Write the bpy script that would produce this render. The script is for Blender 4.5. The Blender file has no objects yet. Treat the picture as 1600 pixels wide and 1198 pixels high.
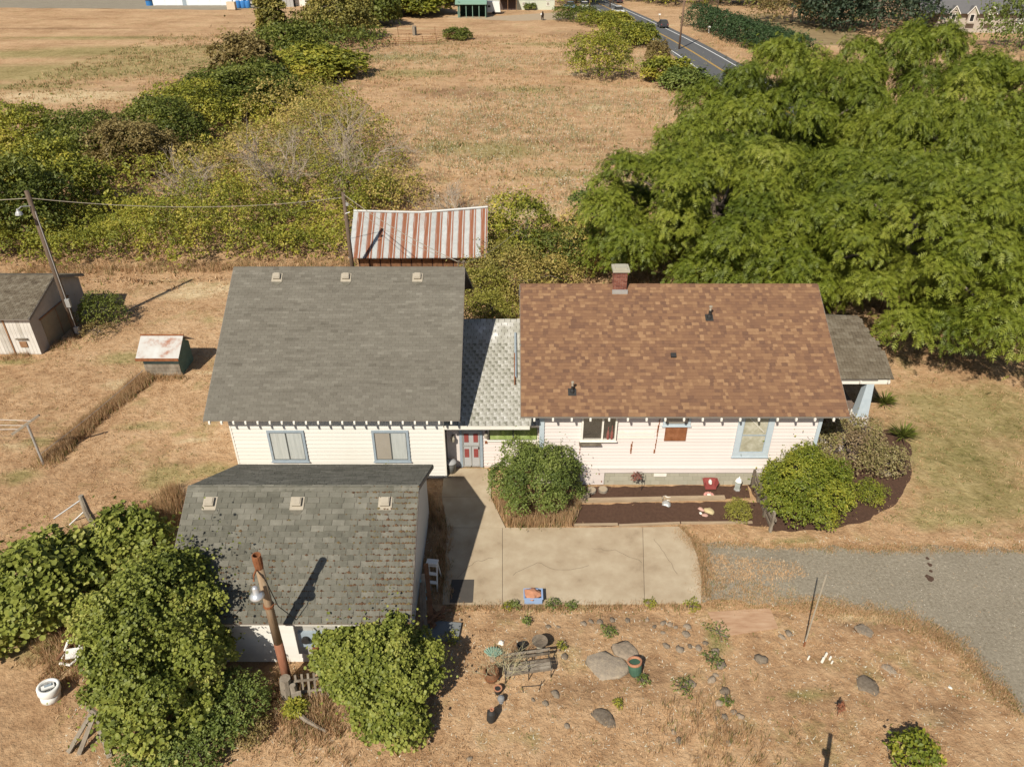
import bpy, bmesh, math, random
import numpy as np
from mathutils import Vector, Matrix, Euler
R = math.radians
sc = bpy.context.scene
col = sc.collection
rnd = random.Random(7)
# ------------------------------------------------------------------ camera, sky, sun, exposure
F, TH, CH = 1160.0, R(32), 21.0
cam_d = bpy.data.cameras.new('camera'); cam = bpy.data.objects.new('camera', cam_d); col.objects.link(cam)
cam.location = (0, 0, CH); cam.rotation_euler = (R(90) - TH, 0, 0)
cam_d.sensor_width = 36; cam_d.lens = 36 * F / 1600; cam_d.clip_end = 6000; cam_d.clip_start = 0.1
sc.camera = cam
SUN_EL = R(44.5); SUNH = (-0.445, -0.8955)
w = bpy.data.worlds.new('World'); sc.world = w; w.use_nodes = True
nt = w.node_tree; nt.nodes.clear()
sky = nt.nodes.new('ShaderNodeTexSky'); sky.sky_type = 'NISHITA'; sky.sun_disc = False
sky.sun_elevation = SUN_EL; sky.sun_rotation = math.atan2(SUNH[0], SUNH[1])
bg = nt.nodes.new('ShaderNodeBackground'); bg.inputs[1].default_value = 0.066
wo = nt.nodes.new('ShaderNodeOutputWorld')
nt.links.new(sky.outputs[0], bg.inputs[0]); nt.links.new(bg.outputs[0], wo.inputs[0])
sd = bpy.data.lights.new('sun', 'SUN'); sd.energy = 5.0; sd.angle = R(0.6); sd.color = (1.0, 0.93, 0.81)
so = bpy.data.objects.new('sun', sd); col.objects.link(so); so.location = (0, 0, 60)
sdir = Vector((SUNH[0] * math.cos(SUN_EL), SUNH[1] * math.cos(SUN_EL), math.sin(SUN_EL)))
so.rotation_euler = sdir.to_track_quat('Z', 'Y').to_euler()
sc.view_settings.view_transform = 'Standard'; sc.view_settings.look = 'None'
sc.view_settings.gamma = 1; sc.view_settings.exposure = 0.30
sc.view_settings.use_curve_mapping = False
try:
    sc.cycles.max_bounces = 6; sc.cycles.transparent_max_bounces = 6
except Exception: pass

# ------------------------------------------------------------------ measuring: where a photo point lies on the ground / on a vertical plane
def ray(x, y):
    cx = (x - 800) / F; cy = -(y - 599) / F
    return (cx, math.cos(TH) + cy * math.sin(TH), -math.sin(TH) + cy * math.cos(TH))
def G(x, y, z=0.0):
    r = ray(x, y); t = (z - CH) / r[2]; return Vector((r[0] * t, r[1] * t, z))
def AY(x, y, Y):
    r = ray(x, y); t = Y / r[1]; return Vector((r[0] * t, Y, CH + r[2] * t))

# ------------------------------------------------------------------ materials
MATS = {}
def gmat(name, cols, nscale=3.0, namt=0.5, var=None, vamt=1.0, rough=0.85, bump=0.0, bscale=None, stretch=(1, 1, 1),
         detail=5, const=False, trans=0.0, metal=0.0, spec=0.3, n2=0.0, n2s=0.3):
    if name in MATS: return MATS[name]
    m = bpy.data.materials.new(name); m.use_nodes = True; MATS[name] = m
    n = m.node_tree.nodes; l = m.node_tree.links
    b = n['Principled BSDF']; b.inputs['Roughness'].default_value = rough; b.inputs['Metallic'].default_value = metal
    b.inputs['Specular IOR Level'].default_value = spec
    tc = n.new('ShaderNodeTexCoord'); mp = n.new('ShaderNodeMapping'); mp.inputs['Scale'].default_value = stretch
    l.new(tc.outputs['Object'], mp.inputs['Vector'])
    def math_(op, a, b_=None, clamp=False):
        q = n.new('ShaderNodeMath'); q.operation = op; q.use_clamp = clamp
        for i, v in enumerate((a, b_)):
            if v is None: continue
            if isinstance(v, (int, float)): q.inputs[i].default_value = v
            else: l.new(v, q.inputs[i])
        return q.outputs[0]
    def noise(s, d=detail):
        q = n.new('ShaderNodeTexNoise'); q.inputs['Scale'].default_value = s; q.inputs['Detail'].default_value = d
        q.inputs['Roughness'].default_value = 0.62; l.new(mp.outputs[0], q.inputs['Vector']); return q.outputs['Fac']
    fac = None
    if len(cols) > 1:
        fac = math_('ADD', math_('MULTIPLY', math_('SUBTRACT', noise(nscale), 0.5), namt * 1.8), 0.5)
        if n2:
            fac = math_('ADD', fac, math_('MULTIPLY', math_('SUBTRACT', noise(n2s, 3), 0.5), n2 * 2))
        if var == 'attr':
            at = n.new('ShaderNodeAttribute'); at.attribute_name = 'tint'; vs = at.outputs['Fac']
        elif var == 'obj':
            oi = n.new('ShaderNodeObjectInfo'); vs = oi.outputs['Random']
        if var:
            fac = math_('ADD', fac, math_('MULTIPLY', math_('SUBTRACT', vs, 0.5), vamt))
        cr = n.new('ShaderNodeValToRGB'); l.new(fac, cr.inputs[0])
        if const: cr.color_ramp.interpolation = 'CONSTANT'
        els = cr.color_ramp.elements
        while len(els) < len(cols): els.new(0.5)
        for i, c in enumerate(cols):
            els[i].position = i / len(cols) if const else i / (len(cols) - 1)
            els[i].color = (*c, 1)
        base = cr.outputs[0]
        l.new(base, b.inputs['Base Color'])
    else:
        base = None; b.inputs['Base Color'].default_value = (*cols[0], 1)
    if bump:
        bp = n.new('ShaderNodeBump'); bp.inputs['Strength'].default_value = bump; bp.inputs['Distance'].default_value = 0.05
        l.new(noise(bscale or nscale * 4), bp.inputs['Height']); l.new(bp.outputs[0], b.inputs['Normal'])
    if trans:
        tr = n.new('ShaderNodeBsdfTranslucent'); mx = n.new('ShaderNodeMixShader'); mx.inputs[0].default_value = trans
        if base: l.new(base, tr.inputs[0])
        else: tr.inputs[0].default_value = (*cols[0], 1)
        l.new(b.outputs[0], mx.inputs[1]); l.new(tr.outputs[0], mx.inputs[2])
        l.new(mx.outputs[0], n['Material Output'].inputs['Surface'])
    return m
def leafm(name, cols, trans=0.28):
    return gmat(name, cols, nscale=0.35, namt=0.45, var='attr', vamt=0.75, rough=0.55, trans=trans, spec=0.35, detail=2)

M_shA = lambda v: gmat('grey_shingle_' + v, [(.065, .057, .043), (.125, .113, .09), (.152, .139, .112), (.22, .204, .168)], 1.6, .5, v, .36, .92, .3, 60, n2=.22, n2s=.25, stretch=(.4, 2.4, 2.4))
M_shB = lambda v: gmat('brown_shingle_' + v, [(.115, .062, .04), (.155, .083, .049), (.175, .094, .053), (.192, .104, .057), (.225, .127, .067), (.30, .18, .096)], 9, .2, v, .85, .92, .3, 60)
M_shC = lambda v: gmat('weathered_shingle_' + v, [(.068, .065, .05), (.118, .113, .088), (.155, .147, .118), (.22, .208, .168)], 2.2, .5, v, .5, .92, .4, 50, n2=.2, n2s=.4)
M_shD = lambda v: gmat('lichen_shingle_' + v, [(.16, .16, .12), (.33, .32, .27), (.40, .39, .34), (.50, .49, .45), (.80, .79, .76)], 1.5, 1.0, v, .3, .92, .3, 50, n2=.45, n2s=.45, stretch=(1, .5, 1))
M_shE = lambda v: gmat('mossy_shingle_' + v, [(.05, .037, .024), (.115, .092, .062), (.155, .13, .092), (.21, .185, .14)], 2.5, .7, v, .45, .95, .4, 40)
M_cream = gmat('cream_siding', [(.56, .535, .475), (.64, .62, .57), (.68, .66, .61)], 1.5, .35, 'obj', .2, .7, .05, 30, stretch=(.3, 1, 2))
M_pink = gmat('pale_pink_siding', [(.53, .46, .425), (.62, .555, .52), (.66, .60, .565)], 1.2, .5, 'obj', .35, .7, .05, 30, stretch=(.3, 1, 2))
M_white = gmat('white_paint', [(.62, .58, .5), (.78, .75, .68)], 4, .6, None, 1, .6)
M_blue = gmat('pale_blue_paint', [(.36, .42, .46), (.47, .53, .56)], 5, .7, None, 1, .6)
M_bluegrey = gmat('blue_grey_paint', [(.22, .27, .31), (.33, .38, .42)], 5, .7, None, 1, .6)
M_greywall = gmat('shaded_trim', [(.30, .27, .24), (.4, .36, .32)], 3, .5)
M_conc = gmat('concrete', [(.21, .155, .098), (.345, .27, .18), (.405, .33, .228), (.47, .395, .285)], 1.1, .9, 'obj', .2, .9, .15, 30, detail=9, n2=.4, n2s=.3)
M_block = gmat('foundation_block', [(.30, .28, .21), (.42, .39, .31)], 2, .6, None, 1, .9, .2, 30)
M_dark = gmat('painted_dark_interior', [(.012, .012, .012)], rough=.6)  # near-black colour stands in for the darkness of unlit rooms
M_curtain = gmat('curtained_glass', [(.26, .28, .27), (.42, .44, .42), (.50, .52, .50)], 2.2, .6, None, 1, .14, spec=.6, stretch=(5, 1, .4))
M_curtain2 = gmat('tan_blind_glass', [(.27, .24, .20), (.36, .33, .28)], .8, .6, None, 1, .18, spec=.6)
M_greenglass = gmat('green_glass', [(.12, .17, .04), (.28, .36, .12), (.45, .5, .25)], 2.2, .9, None, 1, .15, spec=.6, stretch=(2, 1, .6))
M_rust = gmat('rusty_metal', [(.10, .035, .015), (.22, .085, .035), (.32, .14, .07)], 5, .8, None, 1, .85, .3)
M_redp = gmat('red_panel', [(.20, .04, .035), (.28, .07, .06)], 5, .6)
M_wood = gmat('grey_wood', [(.09, .07, .05), (.2, .165, .125), (.32, .28, .22)], 4, .8, 'obj', .5, .9, .4, 30, stretch=(1, 1, .35))
M_brownwood = gmat('brown_wood', [(.09, .045, .022), (.2, .10, .05), (.3, .17, .09)], 4, .8, 'obj', .5, .9, .4, 30)
M_pole = gmat('pole_wood', [(.05, .035, .025), (.12, .085, .06), (.2, .15, .11)], 3, .8, None, 1, .9, .4, 30, stretch=(3, 3, .4))
M_galv = gmat('galvanised', [(.34, .34, .33), (.5, .5, .48)], 5, .6, None, 1, .45, metal=.4)
M_plasticw = gmat('white_plastic', [(.66, .65, .6), (.78, .77, .73)], 5, .5, None, 1, .4)
M_plasticb = gmat('blue_plastic', [(.22, .32, .5), (.3, .4, .58)], 5, .5, None, 1, .4)
M_vent = gmat('vent_metal', [(.27, .235, .18), (.38, .335, .26)], 6, .7, None, 1, .6)
M_black = gmat('black_rubber', [(.02, .02, .02), (.035, .033, .03)], 5, .5, None, 1, .6)
M_mulch = gmat('mulch', [(.05, .026, .016), (.085, .045, .028), (.12, .065, .042)], 7, .7, None, 1, .95, .8, 40, n2=.15)
M_brick = gmat('brick', [(.12, .04, .028), (.2, .075, .05), (.28, .13, .09)], 8, .5, 'attr', .8, .9, .3, 40)
M_stone = gmat('fieldstone', [(.11, .085, .06), (.21, .17, .125), (.36, .28, .20)], 3, .8, 'obj', .6, .9, .5, 12)
M_terra = gmat('terracotta', [(.34, .15, .08), (.45, .22, .13)], 6, .6)
M_greenp = gmat('green_paint', [(.03, .09, .065), (.06, .14, .1)], 6, .6, None, 1, .6)
M_asph = gmat('asphalt', [(.075, .075, .078), (.10, .10, .10), (.12, .118, .115)], .5, .6, None, 1, .9, .1, 40, stretch=(2, .2, 1))
M_yel = gmat('yellow_line', [(.55, .32, .05)], rough=.7)
M_whl = gmat('white_line', [(.7, .7, .68)], rough=.7)
M_gravel = gmat('gravel', [(.12, .095, .065), (.21, .18, .13), (.27, .235, .175), (.44, .38, .28)], 9, .95, None, 1, .95, .8, 18, detail=9, n2=.28, n2s=.4)
M_straw = gmat('straw_blades', [(.27, .15, .07), (.43, .265, .135), (.54, .365, .205), (.64, .48, .30)], .25, .5, 'attr', .9, .8, trans=.25)
M_greenb = gmat('green_blades', [(.07, .09, .02), (.15, .17, .045), (.32, .28, .1)], .4, .5, 'attr', .9, .8, trans=.25)
M_flower = gmat('white_flowers', [(.5, .47, .34), (.72, .7, .6)], 3, .4, 'attr', .8, .8, trans=.2)
M_bark = gmat('bark', [(.06, .045, .035), (.14, .11, .085), (.22, .18, .145)], 5, .8, None, 1, .95, .5, 20)
M_palebark = gmat('pale_dead_wood', [(.24, .19, .14), (.42, .35, .27)], 5, .8, None, 1, .95)
L_walnut = leafm('walnut_leaves', [(.05, .075, .008), (.12, .155, .014), (.20, .23, .024), (.30, .31, .05)])
L_dark = leafm('dark_leaves', [(.04, .055, .01), (.10, .125, .02), (.18, .20, .035), (.30, .29, .07)])
L_mix = leafm('bramble_leaves', [(.06, .07, .01), (.18, .20, .025), (.34, .32, .04), (.55, .43, .09)])
L_olive = leafm('olive_leaves', [(.08, .08, .018), (.19, .18, .04), (.33, .28, .07), (.46, .34, .10)])
L_gold = leafm('gold_leaves', [(.14, .12, .03), (.32, .26, .065), (.48, .37, .11), (.60, .43, .17)])
L_brown = leafm('brown_leaves', [(.09, .065, .022), (.19, .14, .045), (.28, .21, .08), (.32, .29, .1)])
L_shrub = leafm('garden_shrub_leaves', [(.045, .065, .015), (.11, .15, .03), (.19, .23, .05), (.29, .31, .09)])
L_cam = leafm('glossy_yellow_green_leaves', [(.05, .075, .008), (.14, .175, .018), (.26, .27, .03), (.5, .40, .05)])
L_grape = leafm('grape_leaves', [(.06, .08, .014), (.16, .19, .03), (.29, .31, .06), (.48, .43, .13)])
L_lime = leafm('lime_leaves', [(.12, .13, .02), (.25, .24, .04), (.38, .34, .07)])
L_dry = leafm('dry_flower_bush', [(.14, .095, .05), (.28, .20, .11), (.26, .24, .08), (.50, .39, .27)])
L_hedge = leafm('hedge_leaves', [(.02, .045, .015), (.05, .09, .03), (.09, .14, .045)])
L_conif = leafm('conifer_needles', [(.015, .03, .015), (.045, .07, .035), (.09, .11, .06)])

# ------------------------------------------------------------------ mesh helpers
class MB:
    def __init__(s): s.v = []; s.f = []; s.t = []
    def add(s, vs, fs, t=0.5):
        o = len(s.v); s.v += [tuple(p) for p in vs]; s.f += [tuple(i + o for i in f) for f in fs]; s.t += [t] * len(fs); return s
    def box(s, a, b, t=0.5):
        x0, y0, z0 = a; x1, y1, z1 = b
        return s.add([(x0, y0, z0), (x1, y0, z0), (x1, y1, z0), (x0, y1, z0), (x0, y0, z1), (x1, y0, z1), (x1, y1, z1), (x0, y1, z1)], BOXF, t)
    def obox(s, c, size, rot=(0, 0, 0), t=0.5):
        m = Matrix.Translation(c) @ Euler(rot).to_matrix().to_4x4()
        h = [q / 2 for q in size]
        return s.add([m @ Vector((x * h[0], y * h[1], z * h[2])) for z in (-1, 1) for x, y in ((-1, -1), (1, -1), (1, 1), (-1, 1))], BOXF, t)
    def beam(s, p, q, wd, ht, t=0.5):
        p = Vector(p); q = Vector(q); d = q - p; L = d.length; m = d.to_track_quat('Y', 'Z').to_matrix()
        return s.add([p + m @ Vector((x * wd / 2, y * L, z * ht / 2)) for z in (-1, 1) for x, y in ((-1, 0), (1, 0), (1, 1), (-1, 1))], BOXF, t)
    def tube(s, pts, rs, n=6, t=0.5, cap=True):
        pts = [Vector(p) for p in pts]
        if isinstance(rs, (int, float)): rs = [rs] * len(pts)
        vs = []; fs = []
        for i, p in enumerate(pts):
            d = (pts[min(i + 1, len(pts) - 1)] - pts[max(i - 1, 0)]).normalized()
            a = d.orthogonal().normalized() if abs(d.z) < .99 else Vector((1, 0, 0)); a = (a - d * a.dot(d)).normalized(); b = d.cross(a)
            for k in range(n):
                an = 2 * math.pi * k / n; vs.append(p + (a * math.cos(an) + b * math.sin(an)) * rs[i])
        for i in range(len(pts) - 1):
            for k in range(n):
                fs.append((i * n + k, i * n + (k + 1) % n, (i + 1) * n + (k + 1) % n, (i + 1) * n + k))
        if cap: fs.append(tuple(range(n))[::-1]); fs.append(tuple(range((len(pts) - 1) * n, len(pts) * n)))
        return s.add(vs, fs, t)
    def lathe(s, c, prof, n=14, t=0.5):
        c = Vector(c); vs = []; fs = []
        for (r, z) in prof:
            for k in range(n):
                a = 2 * math.pi * k / n; vs.append(c + Vector((r * math.cos(a), r * math.sin(a), z)))
        for i in range(len(prof) - 1):
            for k in range(n): fs.append((i * n + k, i * n + (k + 1) % n, (i + 1) * n + (k + 1) % n, (i + 1) * n + k))
        fs.append(tuple(range(n))[::-1]); fs.append(tuple(range((len(prof) - 1) * n, len(prof) * n)))
        return s.add(vs, fs, t)
    def prism(s, poly, z0, z1, t=0.5):
        n = len(poly); vs = [(p[0], p[1], z0) for p in poly] + [(p[0], p[1], z1) for p in poly]
        fs = [tuple(range(n))[::-1], tuple(range(n, 2 * n))] + [(i, (i + 1) % n, n + (i + 1) % n, n + i) for i in range(n)]
        return s.add(vs, fs, t)
    def profx(s, prof, x0, x1, t=0.5):            # (y,z) profile pushed along x
        n = len(prof); vs = [(x0, y, z) for y, z in prof] + [(x1, y, z) for y, z in prof]
        fs = [tuple(range(n)), tuple(range(n, 2 * n))[::-1]] + [(i, n + i, n + (i + 1) % n, (i + 1) % n) for i in range(n)]
        return s.add(vs, fs, t)
    def rock(s, c, r, sq=.6, seed=0, t=0.5):
        bm = bmesh.new(); bmesh.ops.create_icosphere(bm, subdivisions=2, radius=1); q = random.Random(seed)
        ph = [q.uniform(0, 6) for _ in range(6)]; ax = (q.uniform(.8, 1.25), q.uniform(.7, 1.1))
        vs = []
        for v in bm.verts:
            p = v.co; k = 1 + .10 * math.sin(5.1 * p.y + 3 * p.x + ph[4]) + .07 * math.sin(8 * p.z + 5 * p.x + ph[5]) + .14 * math.sin(2.3 * p.x + ph[0]) + .14 * math.sin(2.9 * p.y + ph[1]) + .12 * math.sin(3.1 * p.z + ph[2]) + .05 * math.sin(7 * p.x + ph[3]) + q.uniform(-.03, .03)
            vs.append(Vector(c) + Vector((p.x * r * k * ax[0], p.y * r * k * ax[1], p.z * r * sq * k)))
        fs = [tuple(v.index for v in f.verts) for f in bm.faces]; bm.free(); return s.add(vs, fs, t)
    def build(s, name, mat, parent=None, smooth=False, **kw):
        me = bpy.data.meshes.new(name); me.from_pydata(s.v, [], s.f)
        if len(set(s.t)) > 1:
            a = me.attributes.new('tint', 'FLOAT', 'FACE'); a.data.foreach_set('value', s.t)
        bm = bmesh.new(); bm.from_mesh(me); bmesh.ops.recalc_face_normals(bm, faces=bm.faces); bm.to_mesh(me); bm.free()
        if smooth: me.polygons.foreach_set('use_smooth', [True] * len(me.polygons))
        return put(name, me, mat, parent, **kw)
BOXF = [(3, 2, 1, 0), (4, 5, 6, 7), (0, 1, 5, 4), (1, 2, 6, 5), (2, 3, 7, 6), (3, 0, 4, 7)]
def put(name, me, mat, parent=None, label=None, cat=None, kind=None, group=None, local=False):
    if mat and not me.materials: me.materials.append(mat)
    o = bpy.data.objects.new(name, me); col.objects.link(o)
    if parent:
        o.parent = parent
        if not local and parent.type == 'EMPTY': o.location = -parent.location
    if label: o['label'] = label
    if cat: o['category'] = cat
    if kind: o['kind'] = kind
    if group: o['group'] = group
    return o
def thing(name, label, cat, loc=(0, 0, 0), group=None, rz=0):
    o = bpy.data.objects.new(name, None); col.objects.link(o); o.location = loc; o.rotation_euler.z = rz; o.empty_display_size = .3
    o['label'] = label; o['category'] = cat
    if group: o['group'] = group
    return o
def dup(o, parent=None, kids=None):
    c = o.copy(); col.objects.link(c)
    if parent: c.parent = parent
    for k in list(o.children): dup(k, c)
    return c
def npmesh(name, V, Fc, tint=None):
    me = bpy.data.meshes.new(name); n, k = Fc.shape
    me.vertices.add(len(V)); me.vertices.foreach_set('co', np.ascontiguousarray(V, dtype=np.float32).ravel())
    me.loops.add(n * k); me.loops.foreach_set('vertex_index', Fc.astype(np.int32).ravel())
    me.polygons.add(n); me.polygons.foreach_set('loop_start', np.arange(0, n * k, k, dtype=np.int32))
    if tint is not None:
        a = me.attributes.new('tint', 'FLOAT', 'FACE'); a.data.foreach_set('value', tint.astype(np.float32))
    me.update(calc_edges=True); me.validate(); return me
def inpoly(px, py, poly):
    c = np.zeros(len(px), bool); n = len(poly)
    for i in range(n):
        x0, y0 = poly[i][0], poly[i][1]; x1, y1 = poly[(i + 1) % n][0], poly[(i + 1) % n][1]
        m = ((y0 > py) != (y1 > py)) & (px < (x1 - x0) * (py - y0) / ((y1 - y0) or 1e-9) + x0); c ^= m
    return c

# ------------------------------------------------------------------ foliage
def unit(a): return a / np.maximum(np.linalg.norm(a, axis=1, keepdims=True), 1e-6)
def leaves(lobes, n, ls, shape='diamond', seed=0, up=.6, droop=.3, cull=.72, inner=.82, zmin=.03, wid=.55, rough=1.0):
    rg = np.random.default_rng(seed)
    C = np.array([l[0] for l in lobes], float); Rr = np.array([l[1] for l in lobes], float)
    wgt = (Rr[:, 0] * Rr[:, 1]) ** .9; wgt /= wgt.sum()
    idx = rg.choice(len(C), n, p=wgt)
    d = rg.normal(size=(n, 3)); d = unit(d); d[:, 2] = np.where(d[:, 2] < -.35, -d[:, 2], d[:, 2])
    rr = inner + (1.1 - inner) * rg.random(n) ** .8
    # small clumps inside every lobe: radius modulated
    rr = rr * (1 + .13 * np.sin(d[:, 0] * 5 + idx) * np.sin(d[:, 1] * 5.3 + idx * 2) + .10 * np.sin(d[:, 2] * 9 + idx))
    P0 = C[idx] + d * Rr[idx]; lr0 = float(np.median(Rr[:, 0])); nz = np.zeros(n); nf = np.zeros(n)
    for k in range(5):
        wv = unit(rg.normal(size=(1, 3)))[0]; nz += np.sin(P0 @ (wv * (2.2 + k * .9) / lr0) + k * 1.7)
        wv = unit(rg.normal(size=(1, 3)))[0]; nf += np.sin(P0 @ (wv * (7 + 2 * k) / lr0) + k * 2.1)
    shoot = (rg.random(n) < .07) * rg.random(n) * rough * (np.sin(P0 @ np.array([9.1, 7.3, 8.2]) / lr0) > .2)
    rr = rr * (1 + rough * (.065 * nz + .045 * nf)) + shoot * 1.1
    P = C[idx] + d * Rr[idx] * rr[:, None]
    keep = (P[:, 2] > zmin) & (rg.random(n) < .62 + .28 * nf)
    for j in range(len(C)):
        q = (P - C[j]) / Rr[j]; keep &= ~((q * q).sum(1) < cull * cull)
    P = P[keep]; d = d[keep]; idx = idx[keep]; n = len(P)
    lt = rg.random(len(C))
    tint = lt[idx] * .5 + rg.random(n) * .5
    nr = unit(d * .6 + np.array([0, 0, up]) + rg.normal(size=(n, 3)) * .6)
    t = rg.normal(size=(n, 3)) + d * (.8 if shape == 'frond' else .3); t[:, 2] -= droop
    t = unit(t - nr * (t * nr).sum(1, keepdims=True)); b = np.cross(nr, t)
    L = (ls * (.65 + .7 * rg.random(n)))[:, None]
    if shape == 'diamond':
        V = np.stack([P, P + t * L * .45 + b * L * wid * .5 + nr * L * .12, P + t * L, P + t * L * .45 - b * L * wid * .5 + nr * L * .12], 1)
        o = (np.arange(n) * 4)[:, None]
        Fc = np.concatenate([o + np.array([[0, 1, 2]]), o + np.array([[0, 2, 3]])], 1).reshape(-1, 3); k = 2
    elif shape == 'palm':
        pts = [(0, 0), (.35, .55), (.8, .45), (1.0, 0), (.8, -.45), (.35, -.55)]
        V = np.stack([P + t * L * a + b * L * c_ * .9 + nr * L * (.12 * abs(c_)) for a, c_ in pts], 1)
        o = (np.arange(n) * 6)[:, None]
        Fc = np.concatenate([o + np.array([[0, i, i + 1]]) for i in range(1, 5)], 1).reshape(-1, 3); k = 4
    else:                                   # frond: a drooping compound leaf of paired leaflets
        parts = []
        for s_, (a0, wl) in enumerate(((.1, .30), (.3, .36), (.5, .36), (.7, .3))):
            for sg in (1, -1):
                dz = np.array([0, 0, -1.0]) * L * .35
                p0 = P + t * L * a0 + dz * a0 ** 2; p1 = P + t * L * (a0 + .13) + dz * (a0 + .13) ** 2
                p2 = P + t * L * (a0 + .2) + b * sg * L * wl + dz * ((a0 + .1) ** 2 + .18)
                parts += [p0, p1, p2]
        dz = np.array([0, 0, -1.0]) * L * .35
        parts += [P + t * L * .85 + b * L * .07 + dz * .7, P + t * L * .85 - b * L * .07 + dz * .7, P + t * L * 1.1 + dz * 1.2]
        V = np.stack(parts, 1); k = 9; o = (np.arange(n) * 27)[:, None]
        Fc = (o + np.arange(27)[None, :]).reshape(-1, 3)
    return V.reshape(-1, 3), Fc, np.repeat(tint, k)
def envelope(rx, ry, h, nl, lr, seed, z0=.25, flat=.75, top=1.0, smin=.62, smax=.86):
    q = random.Random(seed); L = []
    for i in range(nl):
        u = (i + .5) / nl; z = -0.25 + 1.22 * u; z = min(z, .98); rad = math.sqrt(max(0, 1 - z * z)); a = i * 2.399963 + q.uniform(-.3, .3)
        s = q.uniform(smin, smax)
        c = (math.cos(a) * rad * rx * s, math.sin(a) * rad * ry * s, h * z0 + (h * (1 - z0)) * max(0, z) * s * top + min(0, z) * h * .2)
        r = lr * q.uniform(.7, 1.2); L.append((c, (r, r * q.uniform(.85, 1.15), r * flat)))
    return L
def trunk(mb, h, r, lobes, seed, nb=7):
    q = random.Random(seed); top = Vector((q.uniform(-.3, .3), q.uniform(-.3, .3), h))
    mb.tube([(0, 0, -.1), (0.03 * h, 0, h * .4), top], [r * 1.25, r * .85, r * .6], 8)
    for c, rr in q.sample(lobes, min(nb, len(lobes))):
        c = Vector(c); s_ = Vector((0.02 * h, 0, h * q.uniform(.45, .95))); m = s_.lerp(c, .5) + Vector((0, 0, .25 * rr[2]))
        mb.tube([s_, m, c], [r * .5, r * .3, r * .1], 5)
TREES = {}
def tree(name, label, cat, x, y, rx, h, mat, ls, n, lobes=22, lr=None, shape='diamond', proto=None, group=None, ry=None, z0=.3, sc_=None, rot=None, flat=.75, bare=False, up=.6, droop=.3, inner=.82, tr=None, wid=.55):
    t = thing(name, label, cat, (x, y, 0), group)
    ry = ry or rx; seed = abs(hash((round(x * 10), round(y * 10)))) % 9999
    seed = (int(abs(x) * 131) + int(abs(y) * 71)) % 9973
    key = proto
    if key and key in TREES:
        cm, tm, (prx, ph) = TREES[key]
        a = put('crown', cm, None, t, local=True); b = put('trunk', tm, None, t, local=True)
        t.scale = (rx / prx, rx / prx, h / ph); t.rotation_euler.z = rot if rot is not None else (seed % 63) / 10
        if mat: 
            a.material_slots[0].link = 'OBJECT'; a.material_slots[0].material = mat
        return t
    if shape == 'frond':
        lo = envelope(rx, ry, h, lobes, lr, seed, z0, flat, smin=.68, smax=1.0) + envelope(rx * .6, ry * .6, h * .58, 10, lr * 1.1, seed + 5, z0, flat)
    else: lo = envelope(rx, ry, h, lobes, lr or rx * .38, seed, z0, flat, smin=.58, smax=.95) + [((0, 0, h * .48), (rx * .66, ry * .66, h * .42))]
    V, Fc, ti = leaves(lo, int(n * 1.35), ls, shape, seed, up, droop, inner=inner, wid=wid)
    cm = npmesh('crown', V, Fc, ti); cm.materials.append(mat)
    mb = MB(); trunk(mb, h * .6, tr or max(.05, h * .025), lo, seed)
    a = put('crown', cm, None, t, local=True)
    b = mb.build('trunk', M_bark, t, smooth=True, local=True)
    if key: TREES[key] = (cm, b.data, (rx, h))
    return t
def bare(mb, p, d, L, r, q, depth):
    p = Vector(p); d = Vector(d).normalized(); pts = [p]; rs = [r]
    for i in range(4):
        d = (d + Vector((q.uniform(-.35, .35), q.uniform(-.35, .35), q.uniform(-.25, .25)))).normalized()
        pts.append(pts[-1] + d * L / 4); rs.append(r * (1 - .18 * (i + 1)))
        if depth > 0:
            for _ in range(2 if i else 1):
                e = (d + Vector((q.uniform(-1, 1), q.uniform(-1, 1), q.uniform(-.5, .8)))).normalized(); bare(mb, pts[-1], e, L * q.uniform(.45, .65), r * .5, q, depth - 1)
    mb.tube(pts, rs, 4 if depth < 2 else 5, cap=False)
def thicket(name, label, lobes, n, ls, mat, seed, kind='stuff', cat='undergrowth', shape='diamond', up=.6):
    V, Fc, ti = leaves(lobes, n, ls, shape, seed, up, cull=.78)
    return put(name, npmesh(name, V, Fc, ti), mat, label=label, cat=cat, kind=kind)
def lobes_in(poly, sp, h0, h1, seed, rs=1.0):
    q = random.Random(seed); xs = [p[0] for p in poly]; ys = [p[1] for p in poly]; L = []
    x = min(xs)
    while x < max(xs):
        y = min(ys)
        while y < max(ys):
            px = x + q.uniform(-.45, .45) * sp; py = y + q.uniform(-.45, .45) * sp
            if inpoly(np.array([px]), np.array([py]), poly)[0]:
                h = h0 + (h1 - h0) * (.5 + .5 * math.sin(px * .37 + 1) * math.cos(py * .29)) * q.uniform(.5, 1.3); r = sp * q.uniform(.6, .95) * rs
                L.append(((px, py, h * .45), (r, r, h * .58)))
                if q.random() < .4: L.append(((px + q.uniform(-1, 1), py + q.uniform(-1, 1), h * .9), (r * .45, r * .45, h * .35)))
            y += sp
        x += sp
    return L

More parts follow.
